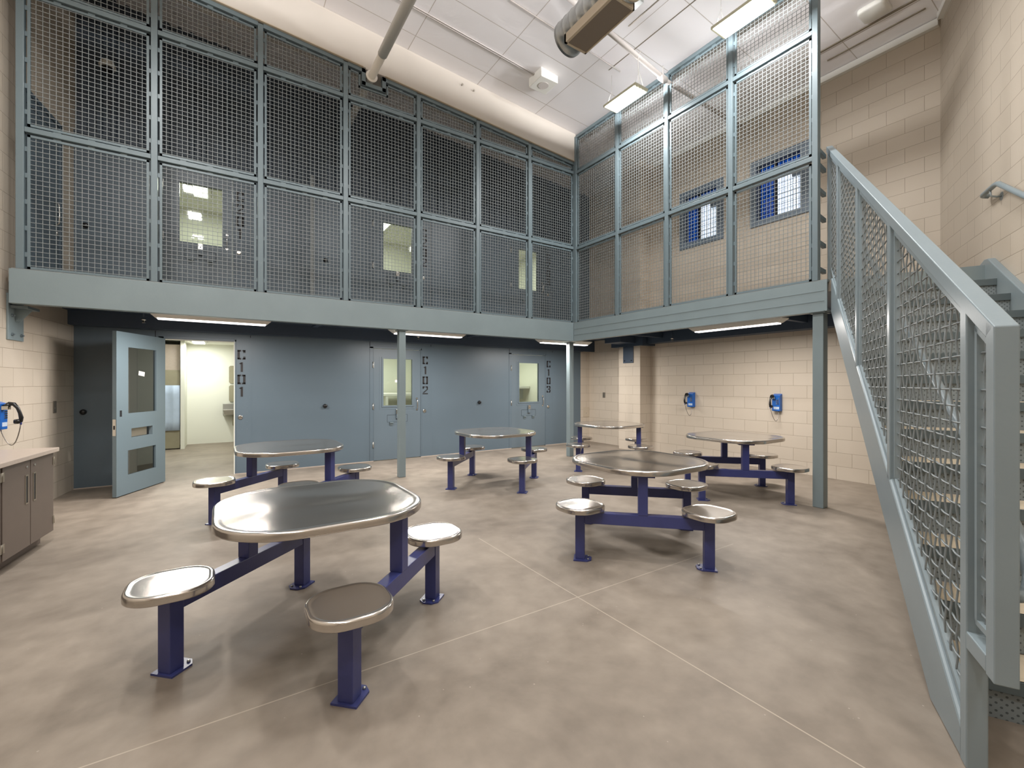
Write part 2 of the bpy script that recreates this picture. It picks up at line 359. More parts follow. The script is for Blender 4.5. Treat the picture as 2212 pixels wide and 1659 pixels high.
# wall helper: local x along the wall, local y = thickness away from the room, z up; u axis carries on for block coursing
def wall(name, p0, p1, z0, z1, openings, thick, m, uoff=0.0, voff=0.0, flip=False, structure=True, parent=None):
    """front face runs p0 -> p1 ; wall body lies on the right-hand side of p0->p1 unless flip"""
    p0 = Vector((p0[0], p0[1], 0)); p1 = Vector((p1[0], p1[1], 0)); d = (p1 - p0); Ln = d.length; d.normalize()
    nrm = Vector((d.y, -d.x, 0)) * (-1 if flip else 1)
    us = sorted({0.0, Ln} | {max(0, min(Ln, a)) for o in openings for a in (o[0], o[1])}); zs = sorted({z0, z1} | {max(z0, min(z1, a)) for o in openings for a in (o[2], o[3])})
    mb = MB()
    inside = lambda u, z: any(o[0] < u < o[1] and o[2] < z < o[3] for o in openings)
    def P(u, t, z): return tuple(p0 + d * u + nrm * t + Vector((0, 0, z)))
    def quad(pts, uv): b = len(mb.v); mb.v.extend(pts); mb.face([b, b + 1, b + 2, b + 3], uv)
    for i in range(len(us) - 1):
        for j in range(len(zs) - 1):
            ua, ub, za, zb = us[i], us[i + 1], zs[j], zs[j + 1]
            if ub - ua < 1e-6 or zb - za < 1e-6 or inside((ua + ub) / 2, (za + zb) / 2): continue
            f = [(ua, za), (ub, za), (ub, zb), (ua, zb)]; uv = [(a + uoff, b_ + voff) for a, b_ in f]
            quad([P(a, 0, b_) for a, b_ in f], uv); quad([P(a, thick, b_) for a, b_ in reversed(f)], list(reversed(uv)))
            # exposed edges
            if i == 0 or inside((us[i - 1] + ua) / 2, (za + zb) / 2): quad([P(ua, 0, za), P(ua, 0, zb), P(ua, thick, zb), P(ua, thick, za)], [(0, za), (0, zb), (thick, zb), (thick, za)])
            if i == len(us) - 2 or inside((us[i + 1] * 0.5 + us[i + 2] * 0.5) if i + 2 < len(us) else 1e9, (za + zb) / 2): quad([P(ub, 0, zb), P(ub, 0, za), P(ub, thick, za), P(ub, thick, zb)], [(0, zb), (0, za), (thick, za), (thick, zb)])
            if j == 0 or inside((ua + ub) / 2, (zs[j - 1] + za) / 2): quad([P(ub, 0, za), P(ua, 0, za), P(ua, thick, za), P(ub, thick, za)], [(ub, 0), (ua, 0), (ua, thick), (ub, thick)])
            if j == len(zs) - 2 or inside((ua + ub) / 2, (zb + zs[j + 2]) / 2 if j + 2 < len(zs) else 1e9): quad([P(ua, 0, zb), P(ub, 0, zb), P(ub, thick, zb), P(ua, thick, zb)], [(ua, 0), (ub, 0), (ub, thick), (ua, thick)])
    o = mb.build(name, m, parent)
    if structure: struct(o)
    return o

def ceil_z(x): return 6.20 + 0.0795 * (7.85 - x)

# ------------------------------------------------------------------ key geometry
LW0 = Vector((-1.678, 8.49)); LWA = R(83.0); LWD = Vector((-math.cos(LWA), -math.sin(LWA)))      # left wall, from the far corner towards the camera
SA = R(27.5); SW = Vector((math.cos(SA), math.sin(SA))); SN = Vector((math.sin(SA), -math.cos(SA))); SP0 = Vector((5.85, 2.30))
def SP(s, l): q = SP0 + SW * s + SN * l; return (q.x, q.y)
YW = 8.45; XB = 7.85; YF = 6.72; XF = 5.83; ZB0 = 2.29; ZB1 = 2.65
lw_end = LW0 + LWD * 12.2
st_end = SP(-8.4, 1.34); st_cor = (XB, 1.84)

# ------------------------------------------------------------------ room shell
mb = MB(); mb.prism([(-3.6, -4.2), (3.0, -4.2), (8.4, 0.9), (8.4, 8.9), (8.4, 14.0), (-3.6, 14.0)], -0.15, 0.0)
struct(mb.build('floor', 'floor'))
mb = MB(); xs = (-3.8, 8.4)
P = [(xs[0], -4.5, ceil_z(xs[0])), (xs[1], -4.5, ceil_z(xs[1])), (xs[1], 9.0, ceil_z(xs[1])), (xs[0], 9.0, ceil_z(xs[0]))]
mb.hexa(P + [(a, b, c + 0.2) for a, b, c in P]); struct(mb.build('ceiling', 'ceiling'))

# left block wall with the upper door opening
wall('wall_left', tuple(LW0), tuple(lw_end), 0, 7.3, [(0.42, 1.40, 2.65, 4.80)], 0.2, 'block', uoff=0.1, flip=False)
# back block wall with two window openings (u runs from the far corner towards the stair)
def ub(y): return 8.45 - y
WINS = [(4.86, 5.75, 4.19, 5.28), (3.40, 4.30, 4.22, 5.31)]
wall('wall_back', (XB, 8.45), (XB, 1.75), 0, 6.6, [(ub(b), ub(a), c, d) for a, b, c, d in WINS], 0.25, 'block', uoff=0.05, flip=True)
# return beside the cells and pier
wall('wall_return', (7.553, YW), (7.90, YW), 0, 2.62, [], 0.1, 'block', flip=True)
mb = MB()
def uvbox(mb, x0, x1, y0, y1, z0, z1):
    for (a, b_, fu) in (((x0, y1), (x0, y0), y1 - y0), ((x0, y0), (x1, y0), x1 - x0), ((x1, y0), (x1, y1), y1 - y0), ((x1, y1), (x0, y1), x1 - x0)):
        i = len(mb.v); mb.v += [(a[0], a[1], z0), (b_[0], b_[1], z0), (b_[0], b_[1], z1), (a[0], a[1], z1)]
        mb.face([i, i + 1, i + 2, i + 3], [(0.2032, z0), (0.2032 + fu, z0), (0.2032 + fu, z1), (0.2032, z1)])
uvbox(mb, 7.516, XB + 0.02, 6.52, 7.13, 0, 6.3)
struct(mb.build('wall_pier', 'block'))
# stair wall (angled) and rear wall
wall('wall_stair', st_cor, st_end, 0, 7.3, [], 0.25, 'block', uoff=0.13, flip=True)
wall('wall_rear', tuple(lw_end), st_end, 0, 7.3, [], 0.25, 'block', uoff=0.0)

# ------------------------------------------------------------------ lower cell front
DOORS = [(-0.70, 0.20), (2.405, 3.345), (5.49, 6.45)]       # clear openings
CX0 = -1.74
wall('wall_cells', (CX0, YW), (7.553, YW), 0, 2.50, [(a - CX0, b - CX0, 0, 2.13) for a, b in DOORS], 0.12, 'cellwall', flip=True)
UD = [(-0.72, 0.18), (2.40, 3.32), (5.48, 6.44)]
UWIN = {0: (-0.512, 0.031), 1: (2.596, 3.163), 2: (5.684, 6.216)}
wall('wall_cells_upper', (CX0, YW), (XB, YW), 2.65, 4.93, [(a - CX0, b - CX0, 2.65, 4.80) for a, b in UD], 0.12, 'cellwall', flip=True)
# ribbed metal wall over the upper cells
mb = MB(); x = CX0 - 0.1; pr = []; per = 0.152
while x < XB + 0.1:
    pr += [(x, 0.05), (x + 0.075, 0.05), (x + 0.09, 0.0), (x + 0.135, 0.0)]; x += per
for i in range(len(pr) - 1):
    (xa, ya), (xb_, yb) = pr[i], pr[i + 1]; b = len(mb.v)
    mb.v += [(xa, YW + ya, 4.93), (xb_, YW + yb, 4.93), (xb_, YW + yb, ceil_z(xb_) + 0.02), (xa, YW + ya, ceil_z(xa) + 0.02)]; mb.face([b, b + 1, b + 2, b + 3])
b = len(mb.v)
mb.box(CX0 - 0.1, XB, YW + 0.055, YW + 0.09, 4.93, 6.25)
mb.box(CX0, XB, YW - 0.015, YW + 0.0, 4.915, 4.945)
struct(mb.build('wall_ribbed', 'ribs'))
# thin trims: vertical seams of the steel panels
mb = MB()
for x in (-0.80, 0.418, 2.344, 3.56, 5.44, 6.66):
    mb.box(x - 0.004, x + 0.004, YW - 0.003, YW + 0.002, 0.0, 2.24)
for x in (0.42, 2.34, 3.56, 5.42, 6.65):
    mb.box(x - 0.004, x + 0.004, YW - 0.003, YW + 0.002, 2.65, 4.9)
struct(mb.build('trim_1', 'dark'))
mb = MB(); mb.box(1.32, 1.37, YW - 0.02, YW, 2.65, 5.08); struct(mb.build('trim_2', 'wire'))
# pale sealant line at the foot of the cell front
mb = MB()
for a, b in ((CX0, -0.70), (0.20, 2.405), (3.345, 5.49), (6.45, 7.55)): mb.box(a, b, YW - 0.012, YW, 0.0, 0.012)
struct(mb.build('baseboard_cells', 'counter'))

# ------------------------------------------------------------------ mezzanine
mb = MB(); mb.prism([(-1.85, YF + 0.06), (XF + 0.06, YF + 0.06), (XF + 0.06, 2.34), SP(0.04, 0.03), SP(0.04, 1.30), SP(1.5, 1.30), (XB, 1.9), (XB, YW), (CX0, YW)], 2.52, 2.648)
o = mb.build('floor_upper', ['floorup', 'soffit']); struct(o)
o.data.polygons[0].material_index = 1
# fascia steel along the walls below the slab
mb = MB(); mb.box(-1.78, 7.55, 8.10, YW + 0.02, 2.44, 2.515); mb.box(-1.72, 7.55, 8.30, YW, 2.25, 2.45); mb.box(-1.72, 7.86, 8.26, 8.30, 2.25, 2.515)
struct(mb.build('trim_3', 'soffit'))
mb = MB(); mb.box(7.60, XB, 2.0, 6.52, 2.31, 2.52); mb.box(7.45, XB, 6.40, 7.3, 2.27, 2.52); mb.box(7.0, 7.5, 6.60, 7.05, 2.33, 2.52)
struct(mb.build('trim_4', 'soffit'))
# joists under the slab
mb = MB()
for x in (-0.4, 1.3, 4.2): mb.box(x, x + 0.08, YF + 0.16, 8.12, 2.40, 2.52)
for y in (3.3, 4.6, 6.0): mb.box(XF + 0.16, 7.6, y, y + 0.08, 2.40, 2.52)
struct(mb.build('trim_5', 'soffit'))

def channel_poly(h, d, tw, tf):   # outline of a channel, web outside at 0, flanges to d
    return [(0, 0), (d, 0), (d, tf), (tw, tf + 0.012), (tw, h - tf - 0.012), (d, h - tf), (d, h), (0, h)]
lb = empty('steel_beam', (-1.83, YF, ZB0), 0, 'long pale blue-grey steel edge beam under the longer left mesh screen', 'beam')
mb = MB(); mb.sweep_poly([(0, a, b) for a, b in channel_poly(0.36, 0.10, 0.014, 0.016)], (0, 0, 0), (XF + 1.83, 0, 0)); mb.build('web', 'beam', lb, bevel=0.004)
mb = MB(); mb.box(0.02, XF + 1.83, 0.0, 0.06, 0.360, 0.366); mb.build('top_plate', 'wire', lb)
rb = empty('steel_beam', (XF, YF, ZB0), 0, 'shorter steel edge beam carrying the right mesh screen to the stair', 'beam')
mb = MB(); mb.sweep_poly([(a, 0, b) for a, b in channel_poly(0.36, 0.10, 0.014, 0.016)], (0, 0, 0), (0, -(YF - 2.33), 0)); mb.build('web', 'beam', rb, bevel=0.004)
mb = MB(); mb.box(-0.004, 0.0, -(YF - 2.36), 0, 0.118, 0.125); mb.box(-0.004, 0.0, -(YF - 2.36), 0, 0.235, 0.241); mb.box(-0.004, 0.0, -(YF - 2.36), 0, 0.0, 0.016); mb.build('rib', 'beam', rb)
mb = MB(); mb.box(0.0, 0.06, -(YF - 2.33), 0, 0.360, 0.366); mb.build('top_plate', 'wire', rb)

# columns
def column(x0, y0, sz, label):
    r = empty('support_column', (x0, y0, 0), 0, label, 'column', 'square steel columns under the mezzanine beam')
    mb = MB(); mb.box(0, sz, 0, sz, 0, ZB0 - 0.012); mb.build('post', 'beam', r, bevel=0.006)
    mb = MB(); mb.box(-0.025, sz + 0.025, -0.025, sz + 0.025, ZB0 - 0.012, ZB0 - 0.001); mb.build('cap_plate', 'beam', r)
column(2.325, 6.76, 0.105, 'square steel column standing in front of the C102 cell door')
column(5.845, 6.86, 0.105, 'square steel column under the inside corner of the mezzanine')
column(5.87, 2.385, 0.115, 'square steel column at the foot of the right beam, beside the stair')

# wall bracket for the beam end
def lwall_frame(t, name, label, cat, z=0, group=None):
    q = LW0 + LWD * t
    # local x runs along the wall towards the far corner, local y points INTO the wall, so room side is -y
    return empty(name, (q.x, q.y, z), math.atan2(-LWD.y, -LWD.x), label, cat, group)
# with x pointing to the far corner (heading 83deg), left normal (+y) points to -x world = into the wall
br = lwall_frame(1.66, 'beam_bracket', 'blue-grey bolted steel bracket on the left wall under the beam end', 'bracket', 1.92)
mb = MB(); mb.box(-0.0, 0.30, -0.018, 0.0, 0.0, 0.49); mb.build('back_plate', 'beam', br, bevel=0.003)
mb = MB(); mb.box(0.02, 0.27, -0.16, -0.018, 0.335, 0.365); mb.build('seat_plate', 'fence', br, bevel=0.003)
mb = MB(); mb.hexa([(0.13, -0.018, 0.20), (0.15, -0.018, 0.20), (0.15, -0.05, 0.20), (0.13, -0.05, 0.20), (0.13, -0.018, 0.335), (0.15, -0.018, 0.335), (0.15, -0.15, 0.335), (0.13, -0.15, 0.335)]); mb.build('gusset', 'beam', br)
for (bx, bz) in ((0.06, 0.06), (0.24, 0.06), (0.06, 0.26), (0.07, 0.43), (0.24, 0.43)):
    mb = MB(); mb.tube([(bx, -0.018, bz), (bx, -0.034, bz)], 0.016, 6, smooth=False); mb.tube([(bx, -0.034, bz), (bx, -0.046, bz)], 0.008, 8); mb.build('bolt', 'bolt', br)

# ------------------------------------------------------------------ mesh screens
PX = [-1.75, -0.648, 0.447, 1.521, 2.629, 3.692, 4.777, 5.862]
def ftop(x): return 6.225 - 0.07 * x
NOTCH = (1.776, 2.078, 5.915)
SPC = 0.0508
def wire_panel(mb, u0, u1, z0, top, hole=None, r=0.003, to3=None):
    """u horizontal, top(u) gives the upper edge; hole=(ua,ub,zh) removes everything above zh between ua and ub"""
    def vt(u): return min(top(u), hole[2]) if hole and hole[0] < u < hole[1] else top(u)
    n = max(1, round((u1 - u0) / SPC)); d = (u1 - u0) / n
    for i in range(1, n):
        u = u0 + i * d; t = vt(u)
        if t - z0 > 0.02: mb.tube([to3(u, 0.0, z0), to3(u, 0.0, t)], r, 4, cap=False, smooth=False)
    z = z0 + SPC * 0.5; zmax = max(top(u0), top(u1))
    while z < zmax:
        segs = []; st = None; steps = 60
        for k in range(steps + 1):
            u = u0 + (u1 - u0) * k / steps
            if vt(u) > z:
                if st is None: st = u
                en = u
            else:
                if st is not None: segs.append((st, en)); st = None
        if st is not None: segs.append((st, en))
        for a, b in segs:
            if b - a > 0.01: mb.tube([to3(a, -0.005, z), to3(b, -0.005, z)], r, 4, cap=False, smooth=False)
        z += SPC
def frame_path(mb, pts, to3, wd=0.024, dp=0.02):
    for i in range(len(pts)):
        a = pts[i]; b = pts[(i + 1) % len(pts)]
        A = Vector(to3(a[0], 0, a[1])); B = Vector(to3(b[0], 0, b[1])); dd = (B - A).normalized() * wd / 2
        nrm = Vector(to3(0, 1, 0)) - Vector(to3(0, 0, 0))
        mb.bar(A - dd, B + dd, wd, dp, up=nrm)

def screen(name, label, posts, zr, top, to3, hole=None, endtabs=True):
    """posts: u positions; zr: base z, rail1, rail2; top(u)"""
    root = empty(name, (0, 0, 0), 0, label, 'fence')
    pw = 0.062; rh = 0.055
    nrm = (Vector(to3(0, 1, 0)) - Vector(to3(0, 0, 0)))
    for u in posts:
        mb = MB(); mb.bar(to3(u, 0, zr[0]), to3(u, 0, top(u) - 0.02), pw, 0.075, up=nrm); mb.build('post', 'fence', root, bevel=0.004)
    for i in range(len(posts) - 1):
        a, b = posts[i] + pw / 2, posts[i + 1] - pw / 2
        for z in zr[1:]:
            mb = MB(); mb.bar(to3(a, 0, z), to3(b, 0, z), rh, 0.065, up=nrm); mb.build('rail', 'fence', root, bevel=0.004)
        # top rail
        mb = MB()
        if hole and hole[0] > posts[i] and hole[1] < posts[i + 1]:
            h0, h1, hz = hole; tf = lambda u: top(u) - 0.03
            pth = [(a, tf(a)), (h0, tf(h0)), (h0, hz - 0.03), (h1, hz - 0.03), (h1, tf(h1)), (b, tf(b))]
            for k in range(5):
                A = Vector(to3(pth[k][0], 0, pth[k][1])); B = Vector(to3(pth[k + 1][0], 0, pth[k + 1][1])); dd = (B - A).normalized() * 0.03
                mb.bar(A - (dd if k else dd * 0), B + (dd if k < 4 else dd * 0), 0.055, 0.065, up=nrm)
        else: mb.bar(to3(a, 0, top(a) - 0.03), to3(b, 0, top(b) - 0.03), 0.055, 0.065, up=nrm)
        mb.build('top_rail', 'fence', root)
        # panels
        lv = [zr[0] - 0.01] + [z + rh / 2 for z in zr[1:]]
        gap = 0.03
        for k in range(3):
            z0 = lv[k] + gap; tp = (lambda u, z=zr[k + 1] - rh / 2 - gap: z) if k < 2 else (lambda u: top(u) - 0.058 - gap)
            pa, pb = a + gap, b - gap; hh = hole if (k == 2 and hole and hole[0] > posts[i] and hole[1] < posts[i + 1]) else None
            fm = MB()
            if tp(pb) - z0 < 0.05:
                # tapered sliver panel next to the corner
                pass
            pts = [(pa, z0), (pb, z0), (pb, max(z0 + 0.02, tp(pb))), (pa, tp(pa))]
            if hh:
                H0, H1, HZ = hh[0] - 0.055, hh[1] + 0.055, hh[2] - 0.085
                pts = [(pa, z0), (pb, z0), (pb, tp(pb)), (H1, tp(H1)), (H1, HZ), (H0, HZ), (H0, tp(H0)), (pa, tp(pa))]
                hh = (H0, H1, HZ)
            frame_path(fm, pts, to3)
            # welded tabs
            for uu in (0.22, 0.5, 0.78):
                u = pa + (pb - pa) * uu
                fm.bar(to3(u - 0.03, 0, z0 - gap / 2 - 0.006), to3(u + 0.03, 0, z0 - gap / 2 - 0.006), 0.03, 0.012, up=nrm)
                if not (hh and hh[0] < u < hh[1]): fm.bar(to3(u - 0.03, 0, tp(u) + gap / 2 + 0.006), to3(u + 0.03, 0, tp(u) + gap / 2 + 0.006), 0.03, 0.012, up=nrm)
            nz = 5 if k < 2 else 2
            hL = tp(pa) - z0; hR = tp(pb) - z0
            for j in range(nz):
                q = (j + 0.5) / nz
                if hL > 0.15: fm.bar(to3(pa - gap / 2 - 0.006, 0, z0 + hL * q - 0.025), to3(pa - gap / 2 - 0.006, 0, z0 + hL * q + 0.025), 0.03, 0.012, up=nrm)
                if hR > 0.15: fm.bar(to3(pb + gap / 2 + 0.006, 0, z0 + hR * q - 0.025), to3(pb + gap / 2 + 0.006, 0, z0 + hR * q + 0.025), 0.03, 0.012, up=nrm)
            fr = fm.build('panel_frame', 'fence', root)
            wm = MB(); wire_panel(wm, pa, pb, z0, lambda u: max(tp(u), z0 + 0.001), hh, 0.0032, to3)
            if wm.v: wm.build('wire_mesh', 'wire', fr)
    return root
toL = lambda u, t, z: (u, YF + 0.035 + t, z)
scrL = screen('mesh_screen', 'long left mesh security screen of seven bays on the mezzanine edge', PX, [2.656, 4.125, 5.61], ftop, toL, NOTCH)
PY = [6.68, 5.583, 4.541, 3.495, 2.457]
toR = lambda u, t, z: (XF + 0.035 + t, -u, z)
scrR = screen('mesh_screen', 'right mesh security screen of four bays running to the stair head', [-y for y in PY], [2.656, 4.10, 5.585], lambda u: ceil_z(XF) - 0.045, toR)
# corner post of the left screen and short rungs closing the gap to the stair guard
ex, ey = SP(0.315, -0.032)
for z in (2.80, 3.11, 3.42, 3.73, 4.02, 4.19):
    mb = MB(); mb.bar((XF + 0.066, 2.445, z), (ex, ey, z), 0.04, 0.05); mb.build('rung', 'fence', scrR, bevel=0.004)

# bulkhead over the left screen
mb = MB(); xa, xb_ = -2.05, XF + 0.03
y0, y1 = YF - 0.02, YF + 0.30
def BZ(x): return ftop(x) + 0.005
P = [(xa, y0, BZ(xa)), (1.73, y0, BZ(1.73)), (1.73, y1, BZ(1.73)), (xa, y1, BZ(xa)), (xa, y0, ceil_z(xa) + .02), (1.73, y0, ceil_z(1.73) + .02), (1.73, y1, ceil_z(1.73) + .02), (xa, y1, ceil_z(xa) + .02)]
mb.hexa(P)
def seg(x0, x1, zb0, zb1): mb.hexa([(x0, y0, zb0), (x1, y0, zb1), (x1, y1, zb1), (x0, y1, zb0), (x0, y0, ceil_z(x0) + .02), (x1, y0, ceil_z(x1) + .02), (x1, y1, ceil_z(x1) + .02), (x0, y1, ceil_z(x0) + .02)])
seg(1.73, 1.80, BZ(1.73), BZ(1.80)); seg(1.80, 2.06, 6.085, 6.085); seg(2.06, xb_, BZ(2.06), BZ(xb_))
struct(mb.build('wall_bulkhead', 'bulk'))
mb = MB(); P = [(a, b, BZ(a) + c) for c in (-0.006, 0.006) for (a, b) in ((xa, y0 - 0.012), (1.76, y0 - 0.012), (1.76, y0 + 0.02), (xa, y0 + 0.02))]; mb.hexa(P)
P = [(a, b, BZ(a) + c) for c in (-0.006, 0.006) for (a, b) in ((2.09, y0 - 0.012), (xb_, y0 - 0.012), (xb_, y0 + 0.02), (2.09, y0 + 0.02))]; mb.hexa(P)
struct(mb.build('trim_6', 'grilleframe'))

# ------------------------------------------------------------------ stencilled cell numbers
GL = {  # strokes (x0,x1,z0,z1) in a 1 x 1.6 cell
 'C': [(0, .30, .12, 1.48), (.0, .46, 0, .28), (.0, .46, 1.32, 1.6), (.62, 1, 0, .26), (.72, 1, .1, .50), (.62, 1, 1.34, 1.6), (.72, 1, 1.12, 1.5)],
 '0': [(0, .30, .1, 1.5), (0, .44, 0, .26), (0, .44, 1.34, 1.6), (.70, 1, .1, 1.5), (.56, 1, 0, .26), (.56, 1, 1.34, 1.6)],
 '1': [(.40, .68, 0, 1.6), (.24, .5, 1.30, 1.48)],
 '3': [(0, .40, 1.34, 1.6), (0, .26, 1.12, 1.5), (.54, .9, 1.34, 1.6), (.72, 1, .92, 1.5), (.36, .86, .70, .94), (.72, 1, .1, .72), (.54, .9, 0, .26), (0, .40, 0, .26), (0, .26, .1, .5)]}
def stencil(txt, xc, ztop, parent_loc):
    """number painted vertically, centred on xc, top at ztop"""
    gw, gh, pitch = 0.112, 0.156, 0.199
    mb = MB()
    for i, ch in enumerate(txt):
        zb = ztop - gh - i * pitch; x0 = xc - gw / 2
        def bx(a, b, c, d): mb.box(x0 + a * gw, x0 + b * gw, -0.0015, 0.0015, zb + c * gh / 1.6, zb + d * gh / 1.6)
        if ch == '2':
            bx(0, .24, 1.1, 1.5); bx(0, .4, 1.38, 1.6); bx(.54, .94, 1.38, 1.6); bx(.76, 1, .95, 1.5)
            P = [(.76, .98), (1.0, .98), (.30, .30), (.02, .30)]
            b = len(mb.v)
            for yy in (-0.0015, 0.0015): mb.v += [(x0 + a * gw, yy, zb + c * gh / 1.6) for a, c in P]
            mb.face([b, b + 1, b + 2, b + 3]); mb.face([b + 7, b + 6, b + 5, b + 4])
            for k in range(4): mb.face([b + k, b + (k + 1) % 4, b + 4 + (k + 1) % 4, b + 4 + k])
            bx(0, 1, 0, .2)
        else:
            for s in GL[ch]: bx(*s)
    return mb.build('stencil_number', 'stencil', parent_loc)

# ------------------------------------------------------------------ doors in the cell fronts
def hinge(parent, x, z, y=-0.006):
    mb = MB(); mb.tube([(x, y, z), (x, y, z + 0.115)], 0.012, 8); mb.box(x - 0.02, x + 0.02, y + 0.002, y + 0.008, z, z + 0.115); mb.build('hinge', 'galv', parent)
def cell_door(n, x0, x1, z0, wx0, wx1, wz0, wz1, txt, label, H=2.12):
    r = empty('door_%d' % n, (x0, YW, z0), 0, label, 'door', kind='structure'); W = x1 - x0
    # frame: sill-to-head lining, proud by a few millimetres
    mb = MB(); mb.box(-0.065, 0.004, -0.006, 0.06, 0, H + 0.03); mb.box(W - 0.004, W + 0.02, -0.006, 0.06, 0, H + 0.03); mb.box(-0.065, W + 0.02, -0.006, 0.06, H, H + 0.04); mb.build('door_frame', 'cellwall', r, bevel=0.002)
    mb = MB(); mb.box(W + 0.022, W + 0.235, -0.004, 0.0, 0.0, H + 0.08); fp = mb.build('lock_panel', 'cellwall', r)
    a, b = wx0 - x0, wx1 - x0; g = 0.007
    mb = MB(); mb.box(g, a, 0.0, 0.045, 0.012, H - g); mb.box(b, W - g, 0.0, 0.045, 0.012, H - g); mb.box(a, b, 0.0, 0.045, 0.012, wz0); mb.box(a, b, 0, 0.045, wz1, H - g)
    slab = mb.build('door_leaf', 'celldoor', r)
    mb = MB(); mb.box(a - 0.006, b + 0.006, 0.030, 0.036, wz0 - .006, wz1 + .006); mb.build('glass_pane', 'glass', r)
    mb = MB(); t = 0.03
    for q in ((a - t, a, wz0 - t, wz1 + t), (b, b + t, wz0 - t, wz1 + t), (a, b, wz0 - t, wz0), (a, b, wz1, wz1 + t)): mb.box(q[0], q[1], -0.012, 0.0, q[2], q[3])
    t2 = 0.075
    for q in ((a - t2, a - t, wz0 - t2, wz1 + t), (b + t, b + t2 - .01, wz0 - t2, wz1 + t), (a - t, b + t, wz0 - t2, wz0 - t)): mb.box(q[0], q[1], -0.003, 0.0, q[2], q[3])
    mb.build('window_trim', 'celldoor', r)
    for z in (0.30, 1.02, 1.80): hinge(r, -0.004, z - 0.05)
    # food pass with lock box and two hinge tabs
    fc = (a + b) / 2 - 0.01
    mb = MB(); zf0, zf1 = 0.72, 0.86; e = 0.004
    for q in ((fc - .2, fc + .2, zf0, zf0 + e), (fc - .2, fc + .2, zf1 - e, zf1), (fc - .2, fc - .2 + e, zf0, zf1), (fc + .2 - e, fc + .2, zf0, zf1)): mb.box(q[0], q[1], -0.002, 0.001, q[2], q[3])
    mb.build('food_pass_seam', 'dark', r)
    mb = MB(); mb.box(fc - 0.03, fc + 0.03, -0.035, 0.0, 0.79, 0.875); lk = mb.build('food_pass_lock', 'celldoor', r, bevel=0.003)
    mb = MB(); mb.box(fc - 0.032, fc + 0.032, -0.038, 0.0, 0.875, 0.965); lk2 = mb.build('lock_cover', 'chrome', lk, bevel=0.004)
    mb = MB(); mb.tube([(fc, -0.038, 0.91), (fc, -0.041, 0.91)], 0.008, 8); mb.build('keyhole', 'dark', lk)
    for dx in (-0.12, 0.12):
        mb = MB(); mb.box(fc + dx - 0.035, fc + dx + 0.035, -0.035, 0.0, 0.700, 0.722); mb.box(fc + dx - 0.03, fc + dx + 0.03, -0.012, 0.0, 0.66, 0.70); mb.build('food_pass_hinge', 'fence', r)
    # pull handle
    hx = W - 0.085
    mb = MB(); mb.tube([(hx, 0.0, 0.955), (hx, -0.03, 0.965), (hx, -0.045, 0.99), (hx, -0.047, 1.055), (hx, -0.045, 1.12), (hx, -0.03, 1.145), (hx, 0.0, 1.155)], 0.0085, 8)
    for z in (0.945, 1.165): mb.tube([(hx, 0.0, z), (hx, -0.006, z)], 0.018, 10)
    mb.build('pull_handle', 'chrome', r)
    # mortise cylinder on the lock panel, with its screws
    lx = W + 0.075
    mb = MB(); mb.tube([(lx, -0.004, 0.915), (lx, -0.016, 0.915), (lx, -0.018, 0.915)], [0.036, 0.034, 0.024], 16); mb.tube([(lx, -0.018, 0.915), (lx, -0.024, 0.915)], 0.015, 12); cyl = mb.build('lock_cylinder', 'chrome', r)
    mb = MB()
    for (sx_, sz) in ((0.03, 0.72), (0.10, 0.72), (0.17, 0.72), (0.17, 0.84), (0.17, 1.0), (0.17, 1.08), (0.10, 1.08), (0.03, 1.08)): mb.tube([(W + sx_, -0.004, sz), (W + sx_, -0.007, sz)], 0.005, 6)
    mb.build('screws', 'bolt', r)
    st = stencil(txt, 0, 0, r); st.location = (W + 0.092, -0.0065, 2.0 if z0 == 0 else 1.895)
    return r
cell_door(2, DOORS[1][0], DOORS[1][1], 0, 2.596, 3.163, 1.04, 1.93, 'C102', 'closed blue-grey ground-floor cell door stencilled C102 beside it')
cell_door(3, DOORS[2][0], DOORS[2][1], 0, 5.70, 6.25, 1.04, 1.93, 'C103', 'closed blue-grey ground-floor cell door stencilled C103 beside it')
cell_door(4, UD[0][0], UD[0][1], 2.65, -0.512, 0.031, 0.97, 1.87, 'C201', 'upper-tier cell door stencilled C201 beside it, its window catching two lamps')
cell_door(5, UD[1][0], UD[1][1], 2.65, 2.596, 3.163, 0.97, 1.87, 'C202', 'upper-tier cell door stencilled C202 beside it')
cell_door(6, UD[2][0], UD[2][1], 2.65, 5.684, 6.216, 0.97, 1.87, 'C203', 'upper-tier cell door farthest right behind the mesh, stencilled C203')

# open door C101
x0, x1 = DOORS[0]
r = empty('door_1', (x0, YW, 0), 0, 'open blue-grey cell door swung out beside the stencilled number C101', 'door', kind='structure'); W = x1 - x0
mb = MB(); mb.box(-0.065, 0.0, -0.006, 0.10, 0, 2.16); mb.box(W, W + 0.02, -0.006, 0.12, 0, 2.16); mb.box(-0.065, W + 0.02, -0.006, 0.12, 2.13, 2.17); mb.build('door_frame', 'cellwall', r, bevel=0.002)
mb = MB(); mb.box(W - 0.012, W + 0.002, -0.004, 0.11, 0, 2.13); mb.box(0, W, 0.02, 0.11, 2.118, 2.13); mb.build('jamb_lining', 'cream', r)
mb = MB(); mb.box(W + 0.022, W + 0.235, -0.004, 0.0, 0.0, 2.2); mb.build('lock_panel', 'cellwall', r)
st = stencil('C101', 0, 0, r); st.location = (W + 0.092, -0.0065, 2.0)
lx = W + 0.075; mb = MB(); mb.tube([(lx, -0.004, 0.915), (lx, -0.016, 0.915), (lx, -0.018, 0.915)], [0.036, 0.034, 0.024], 16); mb.tube([(lx, -0.018, 0.915), (lx, -0.024, 0.915)], 0.015, 12); mb.build('lock_cylinder', 'chrome', r)
mb = MB()
